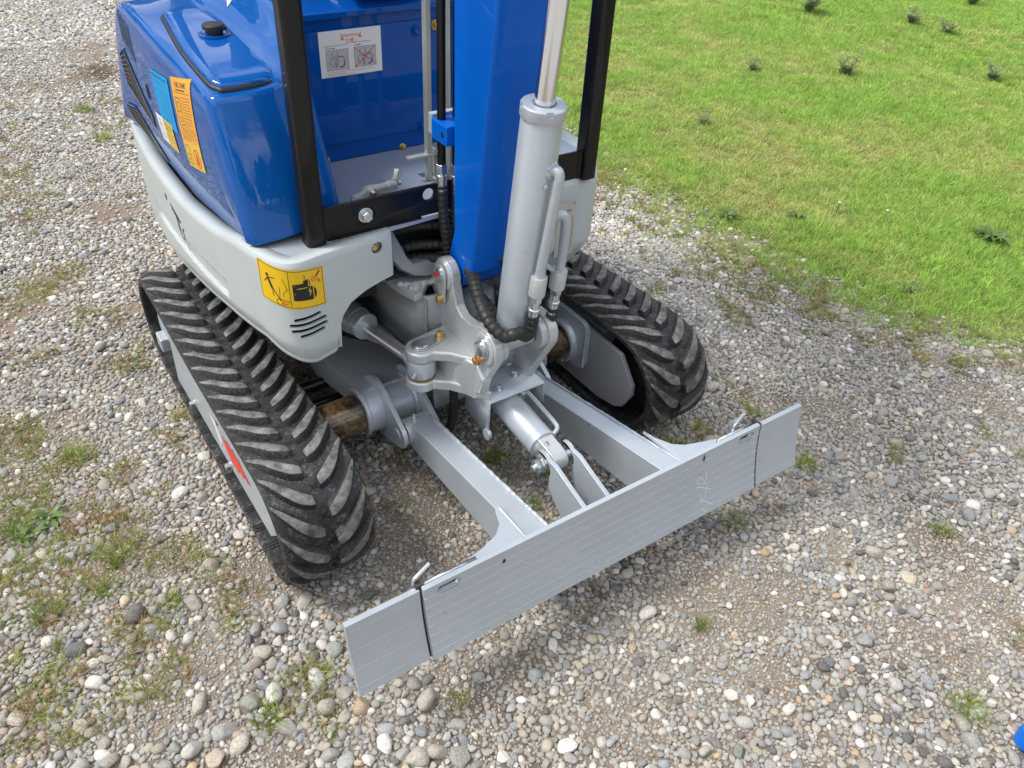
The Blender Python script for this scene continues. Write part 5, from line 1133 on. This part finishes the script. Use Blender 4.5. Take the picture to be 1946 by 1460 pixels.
weed(2.353, .53, 18, .085, .011, .035, 'large broad leaved weed in the grass at the right picture edge'); weed(1.568, 1.16, 12, .055, .008, .022, 'broad leaved weed where the meadow meets the gravel, behind the right track')
weed(1.80, 1.02, 10, .05, .007, .022, 'low lobed weed in the grass further right of the meadow edge'); weed(1.72, .45, 10, .05, .007, .02, 'low weed in the turf right of the gravel corner')
def shrublet(x, y, s, lab, flowers=0):
    root = bpy.data.objects.new('wild_shrub', None); root.location = (x, y, hgt(x, y)); COL.objects.link(root); label(root, lab, 'shrub', 'dusty weeds scattered in the meadow')
    mb = MB(); lf = MB(); fl = MB()
    for i in range(22):
        a = random.uniform(0, 6.3); ln = s*random.uniform(.5, 1.1); tip = V(math.cos(a)*ln*.6, math.sin(a)*ln*.6, ln*random.uniform(.5, 1.2)); P = smooth_path([(0, 0, 0), tip*.5+V(0, 0, .1*ln), tip], 4); mb.sweep(P, [.003*s/.2*(1-.6*k/len(P)) for k in range(len(P))], 4)
        for p in P[2:]:
            for q in range(4): leaf(lf, p+V(random.gauss(0, .006), random.gauss(0, .006), random.gauss(0, .006)), random.uniform(0, 6.3), .035*s/.2*random.uniform(.6, 1.2), .0045*s/.2, random.uniform(-.004, .012), 0)
        if flowers and i % 4 == 0: f_ = MB(); f_.rev(tip, tip+V(0, 0, 1), [(0, .004), (.004, .008), (.006, .003)], 8); o = f_.build('flower', 'ypetal', None, smooth=False); o.parent = root
    for m_, nm, mt in ((mb, 'stem', 'leaf_dusty'), (lf, 'foliage', 'leaf_dusty')):
        if m_.v: o = m_.build(nm, mt, None, smooth=False); o.parent = root
SS = .58
for a in ((4.55, 3.25, .30, 'largest dusty grey green shrub at the top of the meadow', 1), (3.55, 2.15, .20, 'dark brown and green shrub alone in the middle of the meadow', 1), (3.10, 2.45, .14, 'small wiry shrub between the middle shrub and the top one', 0), (5.05, 2.72, .22, 'left one of the paired grey shrubs near the top right', 1), (5.05, 2.45, .20, 'right one of the paired grey shrubs near the top right', 1), (4.369, 1.70, .18, 'low grey shrub near the right picture edge', 0), (6.1, 2.9, .25, 'shrub with yellow flowers in the top right corner', 1), (4.25, 3.85, .22, 'brownish shrub at the top edge right of the canopy post', 0), (2.2, 1.95, .10, 'tiny dark sprig in the grass right of the canopy post', 0)): shrublet(a[0], a[1], a[2]*SS, *a[3:])
for x, y, lab in ((2.061, .81, 'white clover head standing in the middle of the right grass'), (2.62, .56, 'white clover head close to the right picture edge'), (1.95, .95, 'small clover head left of the taller one')):
    root = bpy.data.objects.new('clover_flower', None); root.location = (x, y, hgt(x, y)); COL.objects.link(root); label(root, lab, 'flower', 'clover flowers in the grass')
    mb = MB(); mb.sweep([(0, 0, 0), (.004, .002, .035), (.002, 0, .065)], .0011, 5); o = mb.build('stem', 'leaf'); o.parent = root
    mb = MB(); mb.rev((.002, 0, .062), (.002, 0, 1), [(0, .003), (.003, .006), (.006, .006), (.010, .003)], 10); o = mb.build('flower_head', 'petal'); o.parent = root
# blue plastic thing at the lower right corner
mb = MB(); mb.pz(arc(.464, -.660, .022, 60, 200, 10)+[(.44, -.76), (.56, -.80), (.60, -.70)], .0, .045); o = mb.build('blue_plastic_foot', 'bright_blue', None, bevel=.006, seg=3); label(o, 'bright blue rounded plastic corner on the gravel at the lower right picture corner', 'plastic foot')
